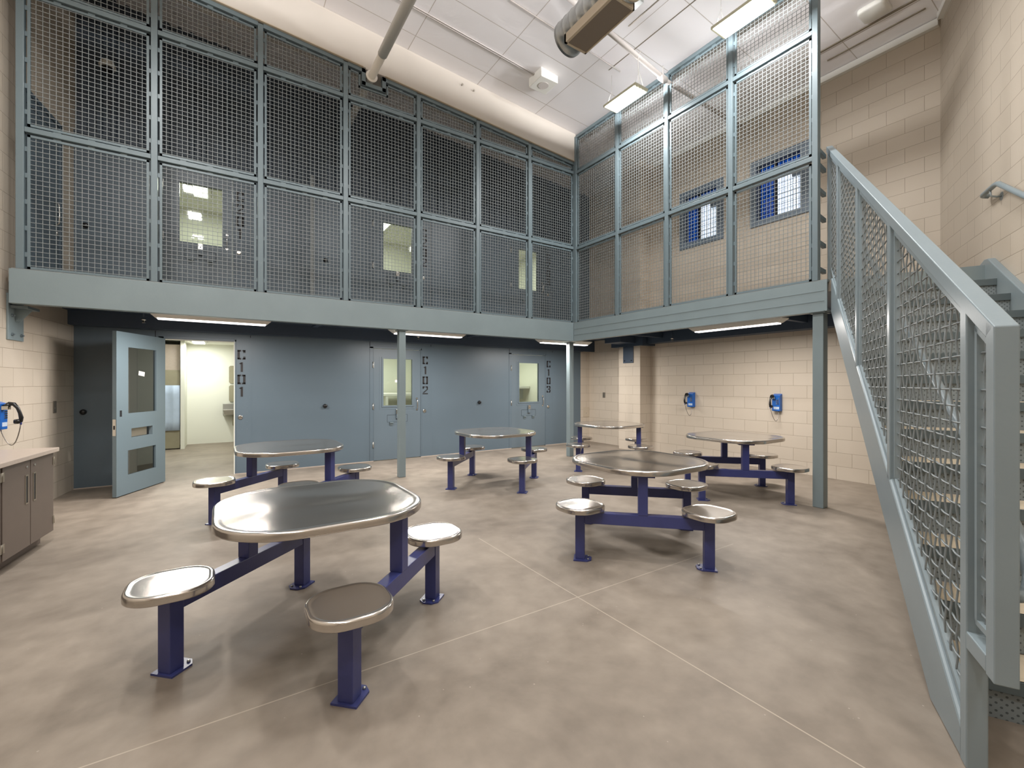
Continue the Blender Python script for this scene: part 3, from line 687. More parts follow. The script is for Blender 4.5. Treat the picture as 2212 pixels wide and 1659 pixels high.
for (sx_, sz) in ((0.03, 0.72), (0.10, 0.72), (0.17, 0.72), (0.17, 0.84), (0.17, 1.0), (0.17, 1.08), (0.10, 1.08), (0.03, 1.08)): mb.tube([(W + sx_, -0.004, sz), (W + sx_, -0.007, sz)], 0.005, 6)
mb.build('screws', 'bolt', r)
HD = R(-115.8)
def inv(o, loc, rz): o.location = loc; o.rotation_euler = (0, 0, rz)
hx_, hy_ = -0.678 - x0, 8.364 - YW
wins = [(0.20, 0.757, 1.065, 1.932), (0.21, 0.763, 0.255, 0.578), (0.28, 0.70, 0.74, 0.861)]
# leaf from a grid of blocks around the three openings
us = sorted({0.0, 0.965} | {v for q in wins for v in q[:2]}); zs = sorted({0.012, 2.125} | {v for q in wins for v in q[2:]})
mb = MB()
for i in range(len(us) - 1):
    for j in range(len(zs) - 1):
        cu, cz = (us[i] + us[i + 1]) / 2, (zs[j] + zs[j + 1]) / 2
        if any(q[0] < cu < q[1] and q[2] < cz < q[3] for q in wins): continue
        mb.box(us[i], us[i + 1], -0.048, 0.0, zs[j], zs[j + 1])
leaf = mb.build('door_leaf', 'opendoor', r); inv(leaf, (hx_, hy_, 0), HD)
mb = MB(); mb.box(0.195, 0.762, -0.026, -0.020, 1.06, 1.937); mb.build('glass_pane', 'darkglass', leaf)
mb = MB(); mb.box(0.205, 0.768, -0.026, -0.020, 0.25, 0.583); mb.build('glass_pane', 'darkglass', leaf)
mb = MB(); mb.box(0.345, 0.69, -0.042, -0.036, 0.745, 0.856); o = mb.build('food_pass_flap', 'plate', leaf); o['label'] = 'brown food pass flap seen through the slot'
mb = MB(); mb.box(0.42, 0.54, 0.0005, 0.0015, -0.03, 0.03); o = mb.build('paper_tag', 'paper', leaf, loc=(0, -0.019, 1.525)); o.rotation_euler = (0, R(-8), 0)
mb = MB(); mb.box(0.872, 0.909, -0.004, 0.0012, 1.03, 1.11); mb.build('lock_slot', 'dark', leaf)
mb = MB(); mb.box(0.965, 0.968, -0.044, -0.006, 0.79, 1.0); o = mb.build('latch_plate', 'chrome', leaf)
mb = MB(); mb.box(0.968, 0.969, -0.034, -0.016, 0.87, 0.92); mb.build('latch_hole', 'dark', o)
for z in (0.25, 1.0, 1.78):
    mb = MB(); mb.tube([(-0.012, -0.02, z), (-0.012, -0.02, z + 0.11)], 0.012, 8); mb.build('hinge', 'galv', leaf)

# upper door in the left wall
q = LW0 + LWD * 1.40
r = empty('door_7', (q.x, q.y, 2.65), math.atan2(-LWD.y, -LWD.x), 'blue-grey upper-tier door in the left block wall, behind the first mesh bay', 'door', kind='structure')
mb = MB(); mb.box(0, 0.05, -0.015, 0.12, 0, 2.15); mb.box(0.93, 0.98, -0.015, 0.12, 0, 2.15); mb.box(0, 0.98, -0.015, 0.12, 2.10, 2.15); mb.build('door_frame', 'cellwall', r, bevel=0.002)
mb = MB(); mb.box(0.055, 0.925, 0.0, 0.045, 0.01, 2.095); mb.build('door_leaf', 'celldoor', r)
mb = MB(); mb.box(0.06, 0.92, -0.003, 0.0, 1.98, 1.986); mb.build('leaf_seam', 'dark', r)
mb = MB(); mb.tube([(0.80, 0, 0.80), (0.80, -0.045, 0.83), (0.80, -0.05, 0.95), (0.80, -0.045, 1.07), (0.80, 0, 1.10)], 0.01, 8); mb.build('pull_handle', 'chrome', r)
mb = MB(); mb.tube([(0.86, 0.0, 0.72), (0.86, -0.02, 0.72)], 0.03, 14); mb.build('lock_cylinder', 'chrome', r)

# rubber door bumpers on the cell fronts
for (x, z, lab) in ((-1.586, 1.062, 'round black door stop on the blue wall left of the open cell door'), (1.558, 1.061, 'round black door stop on the blue wall between C101 and C102'), (4.666, 1.057, 'round black door stop on the blue wall between C102 and C103'),
                    (-1.56, 3.65, 'round black door stop on the upper wall behind the first mesh bay'), (1.566, 3.64, 'round black door stop on the upper wall between C201 and C202')):
    mb = MB(); mb.tube([(0, 0, 0), (0, -0.02, 0), (0, -0.034, 0), (0, -0.045, 0), (0, -0.048, 0)], [0.037, 0.037, 0.034, 0.022, 0.006], 18)
    o = mb.build('door_stop', 'black', loc=(x, YW, z)); tag(o, lab, 'door stop', 'black round door stops on the cell fronts')

# ------------------------------------------------------------------ cells behind the front
def cell(x0, x1, y1, z0, h):
    r = empty('wall_cell', (x0, YW + 0.13, z0), 0, kind='structure'); W = x1 - x0; D = y1 - YW - 0.13
    mb = MB(); mb.box(-0.05, 0, 0, D, 0, h); mb.box(W, W + 0.05, 0, D, 0, h); mb.box(-0.05, W + 0.05, D, D + 0.05, 0, h); mb.build('partition', 'cream', r)
    mb = MB(); mb.box(-0.05, W + 0.05, 0, D, h, h + 0.03); mb.build('cell_ceiling', 'cream', r)
    if z0 > 1: mb = MB(); mb.box(-0.05, W + 0.05, 0, D + 0.05, -0.03, -0.002); mb.build('cell_floor', 'floorup', r)
    return r
def cell_light(x, y, z, lab, sx=0.22, sy=0.95):
    r = empty('cell_light', (x, y, z), 0, lab, 'ceiling light', 'recessed lights in the cells')
    mb = MB(); mb.box(-sx / 2 - 0.05, sx / 2 + 0.05, -sy / 2 - 0.05, sy / 2 + 0.05, -0.03, 0.0); mb.build('housing', 'white', r, bevel=0.01)
    mb = MB(); mb.box(-sx / 2, sx / 2, -sy / 2, sy / 2, -0.036, -0.03); mb.build('diffuser', 'celllens', r)
    ld = bpy.data.lights.new('cell_lamp', 'AREA'); ld.shape = 'RECTANGLE'; ld.size = sx; ld.size_y = sy; ld.energy = CELL_W; ld.color = (0.98, 1.0, 0.93)
    lo = bpy.data.objects.new('cell_lamp', ld); C.objects.link(lo); lo.parent = r; lo.location = (0, 0, -0.045)
cell(-1.60, 1.15, 13.25, 0, 2.42); cell(1.95, 4.4, 11.4, 0, 2.42); cell(5.0, 7.4, 11.4, 0, 2.42)
cell(-1.60, 1.15, 11.4, 2.65, 2.42); cell(1.95, 4.4, 11.4, 2.65, 2.42); cell(5.0, 7.4, 11.4, 2.65, 2.42)
cell_light(-0.40, 12.3, 2.418, 'white ceiling light inside the open cell C101'); cell_light(-0.40, 10.2, 2.418, 'white ceiling light inside cell C101 nearer its door')
cell_light(3.1, 10.0, 2.418, 'ceiling light inside closed ground-floor cell C102'); cell_light(6.2, 10.0, 2.418, 'ceiling light inside closed ground-floor cell C103')
for x, nm in ((-0.3, 'C201'), (3.1, 'C202'), (6.2, 'C203')): cell_light(x, 10.0, 5.068, 'ceiling light inside upper-tier cell ' + nm)

# C101 contents: partition, cubby with hanging sheet, sink, mirrors
mb = MB(); mb.box(-0.735, -0.66, 12.37, 13.25, 0, 2.42); struct(mb.build('wall_cell_nib', 'cream'))
r = empty('cell_cubby', (-1.58, 12.45, 0), 0, 'tall tan cubby at the back of the open cell, behind the pale blue sheet', 'cubby')
mb = MB(); mb.box(0, 0.83, 0.02, 0.06, 0.05, 2.33); mb.build('back_panel', 'counter', r)
mb = MB(); mb.box(0, 0.83, -0.02, 0.02, 1.415, 1.76); mb.build('upper_shelf_front', 'cellunit', r)
mb = MB(); mb.box(0, 0.83, -0.02, 0.02, 0.02, 0.42); mb.build('lower_shelf_front', 'cellunit', r)
mb = MB(); n = 24; zz_ = [0.42, 0.62, 0.82, 1.02, 1.22, 1.42]
for z in zz_:
    for k in range(n + 1): mb.v.append((-1.52 + 0.775 * k / n, 12.38 + 0.012 * math.sin(k * 1.1 + z * 0.8) + 0.006 * math.sin(k * 2.7), z))
for i in range(len(zz_) - 1):
    for k in range(n): b = i * (n + 1) + k; mb.face([b, b + 1, b + n + 2, b + n + 1], smooth=True)
o = mb.build('hanging_sheet', 'sheet'); sd = o.modifiers.new('s', 'SOLIDIFY'); sd.thickness = 0.004
tag(o, 'pale blue sheet hanging inside the open cell', 'sheet')
r = empty('wall_sink', (0.06, 13.24, 0), 0, 'stainless wall sink at the back right of the open cell', 'sink')
mb = MB(); mb.box(0, 0.52, -0.10, 0, 0.70, 0.965); mb.build('back_splash', 'wallsteel', r, bevel=0.01)
mb = MB(); mb.hexa([(0.03, -0.30, 0.70), (0.5, -0.30, 0.70), (0.5, -0.1, 0.66), (0.03, -0.1, 0.66), (0.0, -0.34, 0.82), (0.52, -0.34, 0.82), (0.52, -0.1, 0.82), (0.0, -0.1, 0.82)]); mb.build('basin', 'wallsteel', r, bevel=0.01)
mb = MB(); mb.tube([(0.26, -0.1, 0.88), (0.26, -0.17, 0.89), (0.26, -0.2, 0.86)], 0.012, 8); mb.build('spout', 'chrome', r)
mb = MB(); mb.box(0.20, 0.42, -0.16, 0, 0.42, 0.68); mb.build('trap_cover', 'cellunit', r, bevel=0.01)
for z0_, z1_, lb_ in ((1.006, 1.42, 'lower of two tan wall plates over the cell sink'), (1.467, 1.906, 'upper of two tan wall plates over the cell sink')):
    r = empty('wall_plate', (0.19, 13.24, z0_), 0, lb_, 'wall plate'); c = 0.03; h_ = z1_ - z0_
    mb = MB(); mb.sweep_poly([(c, 0, 0), (0.34, 0, 0), (0.37, 0, c), (0.37, 0, h_ - c), (0.34, 0, h_), (c, 0, h_), (0, 0, h_ - c), (0, 0, c)], (0, 0, 0), (0, -0.02, 0)); mb.build('plate', 'cellunit', r)
# bunk shelves in the closed cells, seen through the door glass
for x, z, lab in ((3.15, 1.16, 'white bunk shelf inside cell C102'), (6.18, 1.32, "white bunk shelf inside cell C103")):
    r = empty('cell_bunk', (x, 10.4, z), 0, lab, 'bunk')
    mb = MB(); mb.box(0, 1.2, 0, 0.85, 0, 0.07); mb.build('shelf', 'white', r, bevel=0.01)
    mb = MB(); mb.hexa([(0.1, 0, -0.9), (0.16, 0, -0.9), (0.16, 0.8, -0.9), (0.1, 0.8, -0.9), (0.1, 0, 0), (0.16, 0, 0), (0.16, 0.8, 0), (0.1, 0.8, 0)]); mb.build('side_panel', 'white', r)
mb = MB(); mb.box(0, 0.09, 0, 0.001, 0, 0.05); o = mb.build('paper_tag', 'paper', loc=(2.83, YW + 0.027, 1.48)); tag(o, 'small white paper tag stuck inside the C102 door glass', 'paper tag')

# ------------------------------------------------------------------ windows in the back wall
for k, (ya, yb, za, zb) in enumerate(WINS):
    W, H = yb - ya, zb - za
    r = empty('window_%d' % (k + 1), (XB, yb, za), R(-90), kind='structure')      # local x runs towards the stair, +y outwards
    r['label'] = ('blue-grey framed barred window farther from the stair', 'blue-grey framed barred window nearer the stair')[k]
    f = 0.085
    mb = MB()
    for q_ in ((-0.03, f, -0.03, H + 0.03), (W - f - 0.03, W + 0.03, -0.03, H + 0.03), (f, W - f - 0.03, -0.03, f - 0.01), (f, W - f - 0.03, H - f, H + 0.03)): mb.box(q_[0], q_[1], -0.02, 0.14, q_[2], q_[3])
    mb.build('window_frame', 'winframe', r, bevel=0.003)
    mb = MB(); mb.box(0.33, 0.37, 0.09, 0.13, f, H - f); mb.build('mullion', 'dark', r)
    mb = MB(); mb.box(0.07, 0.35, 0.11, 0.116, 0.06, H - 0.06); mb.build('blue_pane', 'blueglass', r)
    mb = MB(); mb.box(0.35, W - 0.1, 0.11, 0.116, H - 0.27, H - 0.06); mb.build('blue_pane', 'blueglass', r)
    mb = MB(); mb.box(0.35, W - 0.1, 0.11, 0.116, 0.06, H - 0.27); mb.build('clear_pane', 'clearglass', r)
    mb = MB()
    x = f + 0.02
    while x < W - f: mb.box(x, x + 0.007, 0.15, 0.157, f, H - f); x += 0.045
    z = f + 0.03
    while z < H - f: mb.box(f, W - f, 0.158, 0.164, z, z + 0.007); z += 0.09
    mb.build('outer_grid', 'dark', r)
    mb = MB(); mb.box(W - 0.25, W - 0.1, -0.0, 0.06, H * 0.58, H * 0.58 + 0.17); o = mb.build('lock_box', 'winframe', r, bevel=0.003)

# ------------------------------------------------------------------ pier bracket, plates, phones
r = empty('pier_bracket', (7.516, 6.99, 1.91), R(-90), 'dark blue steel bearing plate with two bolts on the block pier', 'bracket')
mb = MB(); mb.box(0, 0.29, -0.015, 0, 0, 0.36); mb.build('plate', 'soffit', r, bevel=0.003)
for x in (0.05, 0.24): mb = MB(); mb.tube([(x, -0.015, 0.05), (x, -0.03, 0.05)], 0.012, 6); mb.build('bolt', 'black', r)
def plate(loc, rz, w_, h_, m, name, lab, dot=True):
    r = empty(name, loc, rz, lab, 'wall plate')
    mb = MB(); mb.box(-w_ / 2, w_ / 2, -0.008, 0, -h_ / 2, h_ / 2); mb.build('cover', m, r, bevel=0.003)
    if dot: mb = MB(); mb.tube([(0, -0.008, -h_ * 0.12), (0, -0.013, -h_ * 0.12)], 0.009, 10); mb.build('button', 'chrome', r)
q = LW0 + LWD * 0.60
plate((q.x, q.y, 1.16), math.atan2(-LWD.y, -LWD.x), 0.085, 0.15, 'outlet', 'switch_plate', 'dark metal push-button plate on the left block wall by the cell corner')
plate((XB, 7.93, 1.18), R(-90), 0.085, 0.13, 'outlet', 'switch_plate', 'dark metal push-button plate on the wall behind the far table')
plate((7.74, YW, 0.745), 0, 0.20, 0.24, 'beigeplate', 'access_cover', 'beige access cover low on the wall beside the blue cell front')

def phone(loc, rz, lab):
    r = empty('wall_phone', loc, rz, lab, 'phone', 'blue armoured-cord wall phones')
    D = 0.078
    mb = MB(); mb.hexa([(-0.064, -D, 0), (0.064, -D, 0), (0.064, 0, 0), (-0.064, 0, 0), (-0.064, -D, 0.262), (0.064, -D, 0.262), (0.064, 0, 0.29), (-0.064, 0, 0.29)]); mb.build('housing', 'phone', r, bevel=0.005)
    hx = -0.030
    mb = MB(); mb.box(hx - 0.022, hx + 0.026, -D - 0.045, -D, 0.205, 0.232); mb.box(hx - 0.026, hx - 0.020, -D - 0.052, -D, 0.2, 0.238); mb.box(hx + 0.022, hx + 0.030, -D - 0.052, -D, 0.2, 0.238); mb.build('hook_cradle', 'chrome', r, bevel=0.003)
    pts = [(hx, -D - 0.02, 0.235), (hx, -D - 0.05, 0.262), (hx, -D - 0.085, 0.255), (hx, -D - 0.112, 0.215), (hx, -D - 0.128, 0.165), (hx + .004, -D - 0.136, 0.115), (hx + .008, -D - 0.132, 0.075)]
    mb = MB(); mb.tube(pts, [0.017, 0.019, 0.019, 0.015, 0.015, 0.018, 0.014], 10)
    mb.tube([(hx + .008, -D - 0.132, 0.085), (hx + .008, -D - 0.108, 0.078), (hx + .008, -D - 0.085, 0.078)], [0.022, 0.025, 0.023], 12)
    mb.tube([(hx, -D - 0.05, 0.262), (hx, -D - 0.035, 0.24), (hx, -D - 0.012, 0.23)], [0.019, 0.024, 0.023], 12)
    mb.build('handset', 'black', r)
    cp = []
    A_, B_ = Vector((hx + .008, -D - 0.132, 0.06)), Vector((0.03, -0.04, 0.0))
    for k in range(21):
        t = k / 20; p = A_.lerp(B_, t); p.z += -0.21 * math.sin(PI * t) ** 0.8 * (1 - 0.15 * t); p.x += 0.02 * math.sin(PI * t); cp.append(tuple(p))
    mb = MB(); mb.tube(cp, 0.0045, 6); mb.build('cord', 'cord', r)
    mb = MB(); mb.tube([(hx + .008, -D - 0.132, 0.075), (hx + .008, -D - 0.132, 0.045)], 0.008, 8); mb.build('cord_boot', 'cordblue', r)
    mb = MB()
    for i in range(4):
        for j in range(3): mb.box(0.004 + j * 0.017, 0.016 + j * 0.017, -D - 0.005, -D, 0.175 - i * 0.022, 0.189 - i * 0.022)
    mb.build('keypad', 'chrome', r)
    mb = MB(); mb.box(-0.035, 0.052, -D - 0.002, -D, 0.030, 0.072); mb.build('instruction_label', 'label', r)
    mb = MB(); mb.tube([(0.048, -D, 0.212), (0.048, -D - 0.007, 0.212)], 0.007, 10); mb.build('volume_button', 'chrome', r)
phone((XB, 5.49, 0.998), R(-90), 'blue wall phone farther from the stair, left of the pair on the back wall')
phone((XB, 3.86, 0.998), R(-90), 'blue wall phone nearer the stair, right of the pair on the back wall')
q = LW0 + LWD * 1.885
phone((q.x, q.y, 0.99), math.atan2(-LWD.y, -LWD.x), 'blue wall phone on the left block wall above the brown cabinet')

# ------------------------------------------------------------------ cabinets on the left
CA = R(83.8); cd = Vector((-math.cos(CA), -math.sin(CA)))
def cab_frame(u, name, lab, cat, group=None):
    q = Vector((-1.283, 5.765)) + cd * u
    return empty(name, (q.x, q.y, 0), math.atan2(-cd.y, -cd.x), lab, cat, group)      # local +x to the far corner, +y into the wall
def cabinet(u, lab):
    r = cab_frame(u, 'base_cabinet', lab, 'cabinet', 'brown base cabinets under the counter')
    Wc, Dp = 0.845, 0.64
    mb = MB(); mb.box(0, Wc, 0.024, Dp, 0.10, 0.825); mb.box(0.0, Wc, 0.09, Dp, 0.0, 0.10); mb.build('carcass', 'cab', r)
    for k in range(2):
        a = 0.006 + k * (Wc / 2); b = a + Wc / 2 - 0.010
        mb = MB(); mb.box(a, b, 0.0, 0.020, 0.105, 0.818); dr = mb.build('cabinet_door', 'cab', r, bevel=0.002)
        hx = b - 0.06 if k == 0 else a + 0.06
        mb = MB()
        for q_ in ((hx - .022, hx - .014, .46, .70), (hx + .014, hx + .022, .46, .70), (hx - .014, hx + .014, .46, .470), (hx - .014, hx + .014, .69, .70)): mb.box(q_[0], q_[1], -0.004, 0, q_[2], q_[3])
        mb.build('recessed_pull', 'plate', dr)
        mb = MB(); mb.box(hx - .014, hx + .014, -0.001, 0.0, .470, .69); mb.build('pull_recess', 'dark', dr)
        mb = MB(); mb.tube([(hx, 0, 0.765), (hx, -0.006, 0.765)], 0.010, 12); mb.build('door_lock', 'chrome', dr)
        for z in (0.17, 0.71):
            mb = MB(); x_ = 0.0 if k == 0 else Wc; mb.box(x_ - 0.022, x_ + 0.002, -0.004, 0.0, z, z + 0.07) if k else mb.box(x_ - 0.004, x_ + 0.024, -0.004, 0.0, z, z + 0.07); mb.tube([(x_, -0.002, z), (x_, -0.002, z + 0.07)], 0.004, 6); mb.build('hinge', 'plate', dr)
cabinet(0.845, 'brown two-door base cabinet under the counter, its near doors in view')
cabinet(1.705, 'brown base cabinet cut off by the left edge of the photo')
cabinet(2.565, 'brown base cabinet out of view left of the photo')
r = cab_frame(2.57, 'countertop', 'beige laminate countertop on the brown cabinets', 'countertop')
mb = MB(); mb.box(0, 2.60, -0.03, 0.66, 0.826, 0.863); mb.build('top_slab', 'counter', r, bevel=0.004)

# ------------------------------------------------------------------ dining tables
def rsq(h, rad, z, n=10, bulge=0.0):
    pts = []
    for cx, cy_, a0 in ((h - rad, h - rad, 0), (-h + rad, h - rad, 90), (-h + rad, -h + rad, 180), (h - rad, -h + rad, 270)):
        for k in range(n + 1):
            t = R(a0 + 90 * k / n); pts.append((cx + rad * math.cos(t), cy_ + rad * math.sin(t), z))
    if bulge:
        out = []
        for x, y, zz in pts:
            a = math.atan2(y, x); f = 1 + bulge * math.cos(4 * a); out.append((x * f, y * f, zz))
        pts = out
    return pts
def pressed_top(h, rad, ztop, th, rot, cx, cy_, name, parent, lip=0.03):
    """pressed stainless top with a rolled edge and a slightly dished face"""
    prof = [(-0.014, -th + 0.001), (-0.002, -th), (0.0, -th + 0.003), (0.0, -th + 0.006), (0.0, -0.013), (-0.0008, -0.009), (-0.0035, -0.0045), (-0.0075, -0.0015), (-0.012, 0.0), (-lip * 0.8, 0.0), (-lip, -0.0008), (-lip * 1.25, -0.0024), (-lip * 1.5, -0.003), (-lip * 1.9, -0.003)]
    loops = []
    cr, srn = math.cos(rot), math.sin(rot)
    for off, dz in prof:
        lp = rsq(h + off, max(0.02, rad + off), 0)
        loops.append([(cx + x * cr - y * srn, cy_ + x * srn + y * cr, ztop + dz) for x, y, _ in lp])
    mb = MB(); mb.rings(loops, True, True, True); mb.sm[-1] = False; mb.sm[-2] = False; return mb.build(name, 'steel', parent)
def make_table():
    r = empty('dining_table', (0, 0, 0))
    for sy in (-0.5, 0.5):
        mb = MB(); mb.box(-0.462, 0.462, sy - 0.035, sy + 0.035, 0.305, 0.395); mb.build('crossbeam', 'navy', r, bevel=0.003)
        mb = MB(); mb.box(-0.038, 0.038, sy - 0.038, sy + 0.038, 0.395, 0.705); mb.box(-0.09, 0.09, sy - 0.07, sy + 0.07, 0.705, 0.719); mb.build('upright', 'navy', r, bevel=0.003)
        for sx_ in (-0.5, 0.5):
            mb = MB(); mb.box(sx_ - 0.038, sx_ + 0.038, sy - 0.038, sy + 0.038, 0.010, 0.402); mb.box(sx_ - 0.05, sx_ + 0.05, sy - 0.05, sy + 0.05, 0.402, 0.414); lg = mb.build('leg', 'navy', r, bevel=0.003)
            o_ = 1 if sx_ > 0 else -1
            a, b, c = 0.05, 0.085, 0.03
            pl = [(-a, -a + 0.0), (b - c, -a), (b, -a + c), (b, a - c), (b - c, a), (-a, a)]
            pl = [(-0.052, -0.065), (0.06, -0.065), (0.092, -0.03), (0.092, 0.03), (0.06, 0.065), (-0.052, 0.065)]
            if o_ > 0: pl = [(-x, y) for x, y in reversed(pl)]
            mb = MB(); mb.prism([(sx_ + x, sy + y) for x, y in pl], 0.0, 0.010); bp_ = mb.build('base_plate', 'navy', lg)
            for dy in (-0.035, 0.035):
                mb = MB(); bx = sx_ - o_ * 0.066; mb.tube([(bx, sy + dy, 0.010), (bx, sy + dy, 0.018), (bx, sy + dy, 0.021)], [0.009, 0.008, 0.004], 8); mb.build('anchor_bolt', 'galv', lg)
            pressed_top(0.186, 0.148, 0.456, 0.042, R(45), sx_, sy, 'seat', r, lip=0.02)
    pressed_top(0.535, 0.375, 0.762, 0.042, R(45), 0, 0, 'tabletop', r, lip=0.032)
    return r
TB = [(0.50, 2.84, 45, 'nearest dining table with four attached seats, lower left foreground'),
      (0.66, 5.58, 45, 'dining table in front of the open cell, just behind the foreground table'),
      (3.38, 5.64, 45, 'dining table in front of the C102 and C103 cell doors'),
      (3.215, 2.81, -45, 'dining table in the middle of the floor, nearest the stair'),
      (5.765, 3.405, -45, 'dining table under the right mezzanine, in front of the nearer phone'),
      (5.69, 5.63, 45, 'farthest dining table, by the block pier and inside-corner column')]
t0 = make_table()
for i, (x, y, a, lab) in enumerate(TB):
    o = t0 if i == 0 else copy_tree(t0)
    o.location = (x, y, 0); o.rotation_euler = (0, 0, R(a)); tag(o, lab, 'table', 'stainless dining tables with blue frames')

# ------------------------------------------------------------------ staircase (local x up the flight, local -y into the flight)
ST = empty('staircase', (SP0.x, SP0.y, 0), SA, 'blue-grey steel staircase with mesh guard rising along the right wall', 'stairs')
RISE, RUN, S1 = ZB1 / 14, 0.275, -3.547
def zs_(s): return 2.640 + 0.645 * s                # top of the near stringer
def zr_(s): return 1.645 + 0.590 * (s + 4.17)       # top of the guard rail
def sweep(mb, pts, l0, l1): mb.sweep_poly([(s, -l0, z) for s, z in pts], (0, -l0, 0), (0, -l1, 0)); return mb
mb = MB(); sweep(mb, [(-3.90, 0), (-3.52, 0), (0.0, 2.27), (0.0, 2.655), (-0.02, 2.655), (-3.90, zs_(-3.90))], 0.0, 0.062); mb.build('stringer', 'rail', ST, bevel=0.012)
zf = lambda s: 2.70 + 0.655 * (s + 0.03)
mb = MB(); sweep(mb, [(-3.62, 0), (-3.62, zf(-3.62)), (-0.03, 2.70), (0.05, 2.71), (0.22, 2.66), (0.22, 2.3), (-0.1, 2.26), (-3.35, 0.16), (-3.35, 0)], 1.275, 1.335); mb.build('stringer', 'rail', ST, bevel=0.008)
for i in range(1, 14):
    s = S1 + (i - 1) * RUN; z = i * RISE
    mb = MB(); mb.box(s, s + 0.012, -1.275, -0.062, z - 0.062, z); mb.box(s + 0.012, s + RUN + 0.02, -1.275, -0.062, z - 0.052, z - 0.046); mb.box(s, s + 0.012, -1.275, -0.062, z - 0.062, z)
    tr = mb.build('tread', 'beam', ST, bevel=0.002)
    mb = MB(); mb.box(s + 0.012, s + RUN + 0.01, -1.274, -0.063, z - 0.046, z - 0.002); mb.build('tread_fill', 'treadfill', tr)
    mb = MB(); y0, y1 = -1.274, -0.063; za, zb = z - RISE - 0.002, z - 0.062; sx0 = s + 0.022
    b = len(mb.v); mb.v += [(sx0, y1, za), (sx0, y0, za), (sx0, y0, zb), (sx0, y1, zb), (sx0 + .003, y1, za), (sx0 + .003, y0, za), (sx0 + .003, y0, zb), (sx0 + .003, y1, zb)]
    uvq = [(0, za), (y1 - y0, za), (y1 - y0, zb), (0, zb)]
    mb.face([b, b + 1, b + 2, b + 3], uvq); mb.face([b + 7, b + 6, b + 5, b + 4], list(reversed(uvq))); mb.build('riser', 'perf', tr)
s = S1 + 13 * RUN
mb = MB(); mb.box(s, s + 0.012, -1.275, -0.062, ZB1 - RISE, ZB1); mb.build('landing_nosing', 'beam', ST)
# guard posts
pw = 0.062
GP = [-3.91, -2.72, -1.60, -0.47]
for s in GP:
    z0 = 0.0 if s < -3.8 else zs_(s) - 0.02
    mb = MB(); mb.hexa([(s - pw / 2, -pw, z0), (s + pw / 2, -pw, z0), (s + pw / 2, 0, z0), (s - pw / 2, 0, z0)] + [(s - pw / 2, -pw, zr_(s - pw / 2) - .06), (s + pw / 2, -pw, zr_(s + pw / 2) - .06), (s + pw / 2, 0, zr_(s + pw / 2) - .06), (s - pw / 2, 0, zr_(s - pw / 2) - .06)]); mb.build('guard_post', 'rail', ST, bevel=0.005)
s = 0.30
mb = MB(); mb.box(s - 0.02, s + 0.045, -pw, 0, 2.65, zr_(s) - 0.05); mb.build('guard_post', 'rail', ST, bevel=0.005)
# newel hanging off the last post, with its short arm
sa, sb_ = -4.176, -4.112
mb = MB(); sweep(mb, [(sa, 0.455), (sb_, 0.455), (sb_, zr_(sb_) - 0.01), (sa, zr_(sa))], 0, pw); mb.build('newel', 'rail', ST, bevel=0.004)
mb = MB(); sweep(mb, [(sb_, 0.46), (-3.94, 0.455), (-3.94, 0.52), (sb_, 0.52)], 0, pw); mb.build('newel_arm', 'rail', ST, bevel=0.004)
mb = MB(); sweep(mb, [(sa, zr_(sa)), (0.44, zr_(0.44)), (0.44, zr_(0.44) - 0.07), (sb_, zr_(sb_) - 0.07)], 0, pw); mb.build('guard_rail', 'rail', ST, bevel=0.004)
# mesh panels with crimped wire
def stair_panel(a, b, zlo, zhi):
    ym = -pw / 2
    fm = MB(); P = [(a, zlo(a)), (b, zlo(b)), (b, zhi(b)), (a, zhi(a))]
    for k in range(4):
        A, B = P[k], P[(k + 1) % 4]; A = Vector((A[0], ym, A[1])); B = Vector((B[0], ym, B[1])); dd = (B - A).normalized() * 0.010
        fm.bar(A - dd, B + dd, 0.020, 0.030, up=(0, 1, 0))
    for q_ in (0.2, 0.5, 0.8):
        for e, sgn in ((a, -1), (b, 1)):
            z = zlo(e) + (zhi(e) - zlo(e)) * q_; fm.box(min(e, e + sgn * 0.03), max(e, e + sgn * 0.03), ym - 0.006, ym + 0.006, z - 0.022, z + 0.022)
    fr = fm.build('panel_frame', 'rail', ST)
    SPX = 0.068; amp = 0.0026; r_ = 0.0042; wm = MB()
    i0 = math.ceil((a + 0.008) / SPX)
    for i in range(i0, int(math.floor((b - 0.008) / SPX)) + 1):
        s = i * SPX; z0, z1 = zlo(s), zhi(s); k0, k1 = math.ceil(z0 / SPX), math.floor(z1 / SPX); pts = [(s, ym, z0)]
        for k in range(k0, k1 + 1):
            if z0 + .004 < k * SPX < z1 - .004:
                for dz in (-0.010, 0.010): pts.append((s, ym + amp * (1 if (i + k) % 2 else -1), k * SPX + dz))
        pts.append((s, ym, z1)); wm.tube(pts, r_, 5, cap=False)
    zmin, zmax = zlo(a), zhi(b); k = math.ceil(zmin / SPX)
    while k * SPX < zmax:
        z = k * SPX; ss = [a + (b - a) * t / 80 for t in range(81)]; ok = [s for s in ss if zlo(s) < z < zhi(s)]
        if len(ok) > 2:
            c, d = ok[0], ok[-1]; pts = [(c, ym, z)]
            for i in range(math.ceil(c / SPX), math.floor(d / SPX) + 1):
                if c + .012 < i * SPX < d - .012:
                    for ds in (-0.010, 0.010): pts.append((i * SPX + ds, ym - amp * (1 if (i + k) % 2 else -1), z))
            pts.append((d, ym, z)); wm.tube(pts, r_, 5, cap=False)
        k += 1
    wm.build('wire_mesh', 'railwire', fr)
g = pw / 2 + 0.035
zl = lambda s: zs_(s) + 0.035
zh = lambda s: zr_(s) - 0.105
stair_panel(GP[0] + g, GP[1] - g, zl, zh); stair_panel(GP[1] + g, GP[2] - g, zl, zh); stair_panel(GP[2] + g, GP[3] - g, zl, zh)
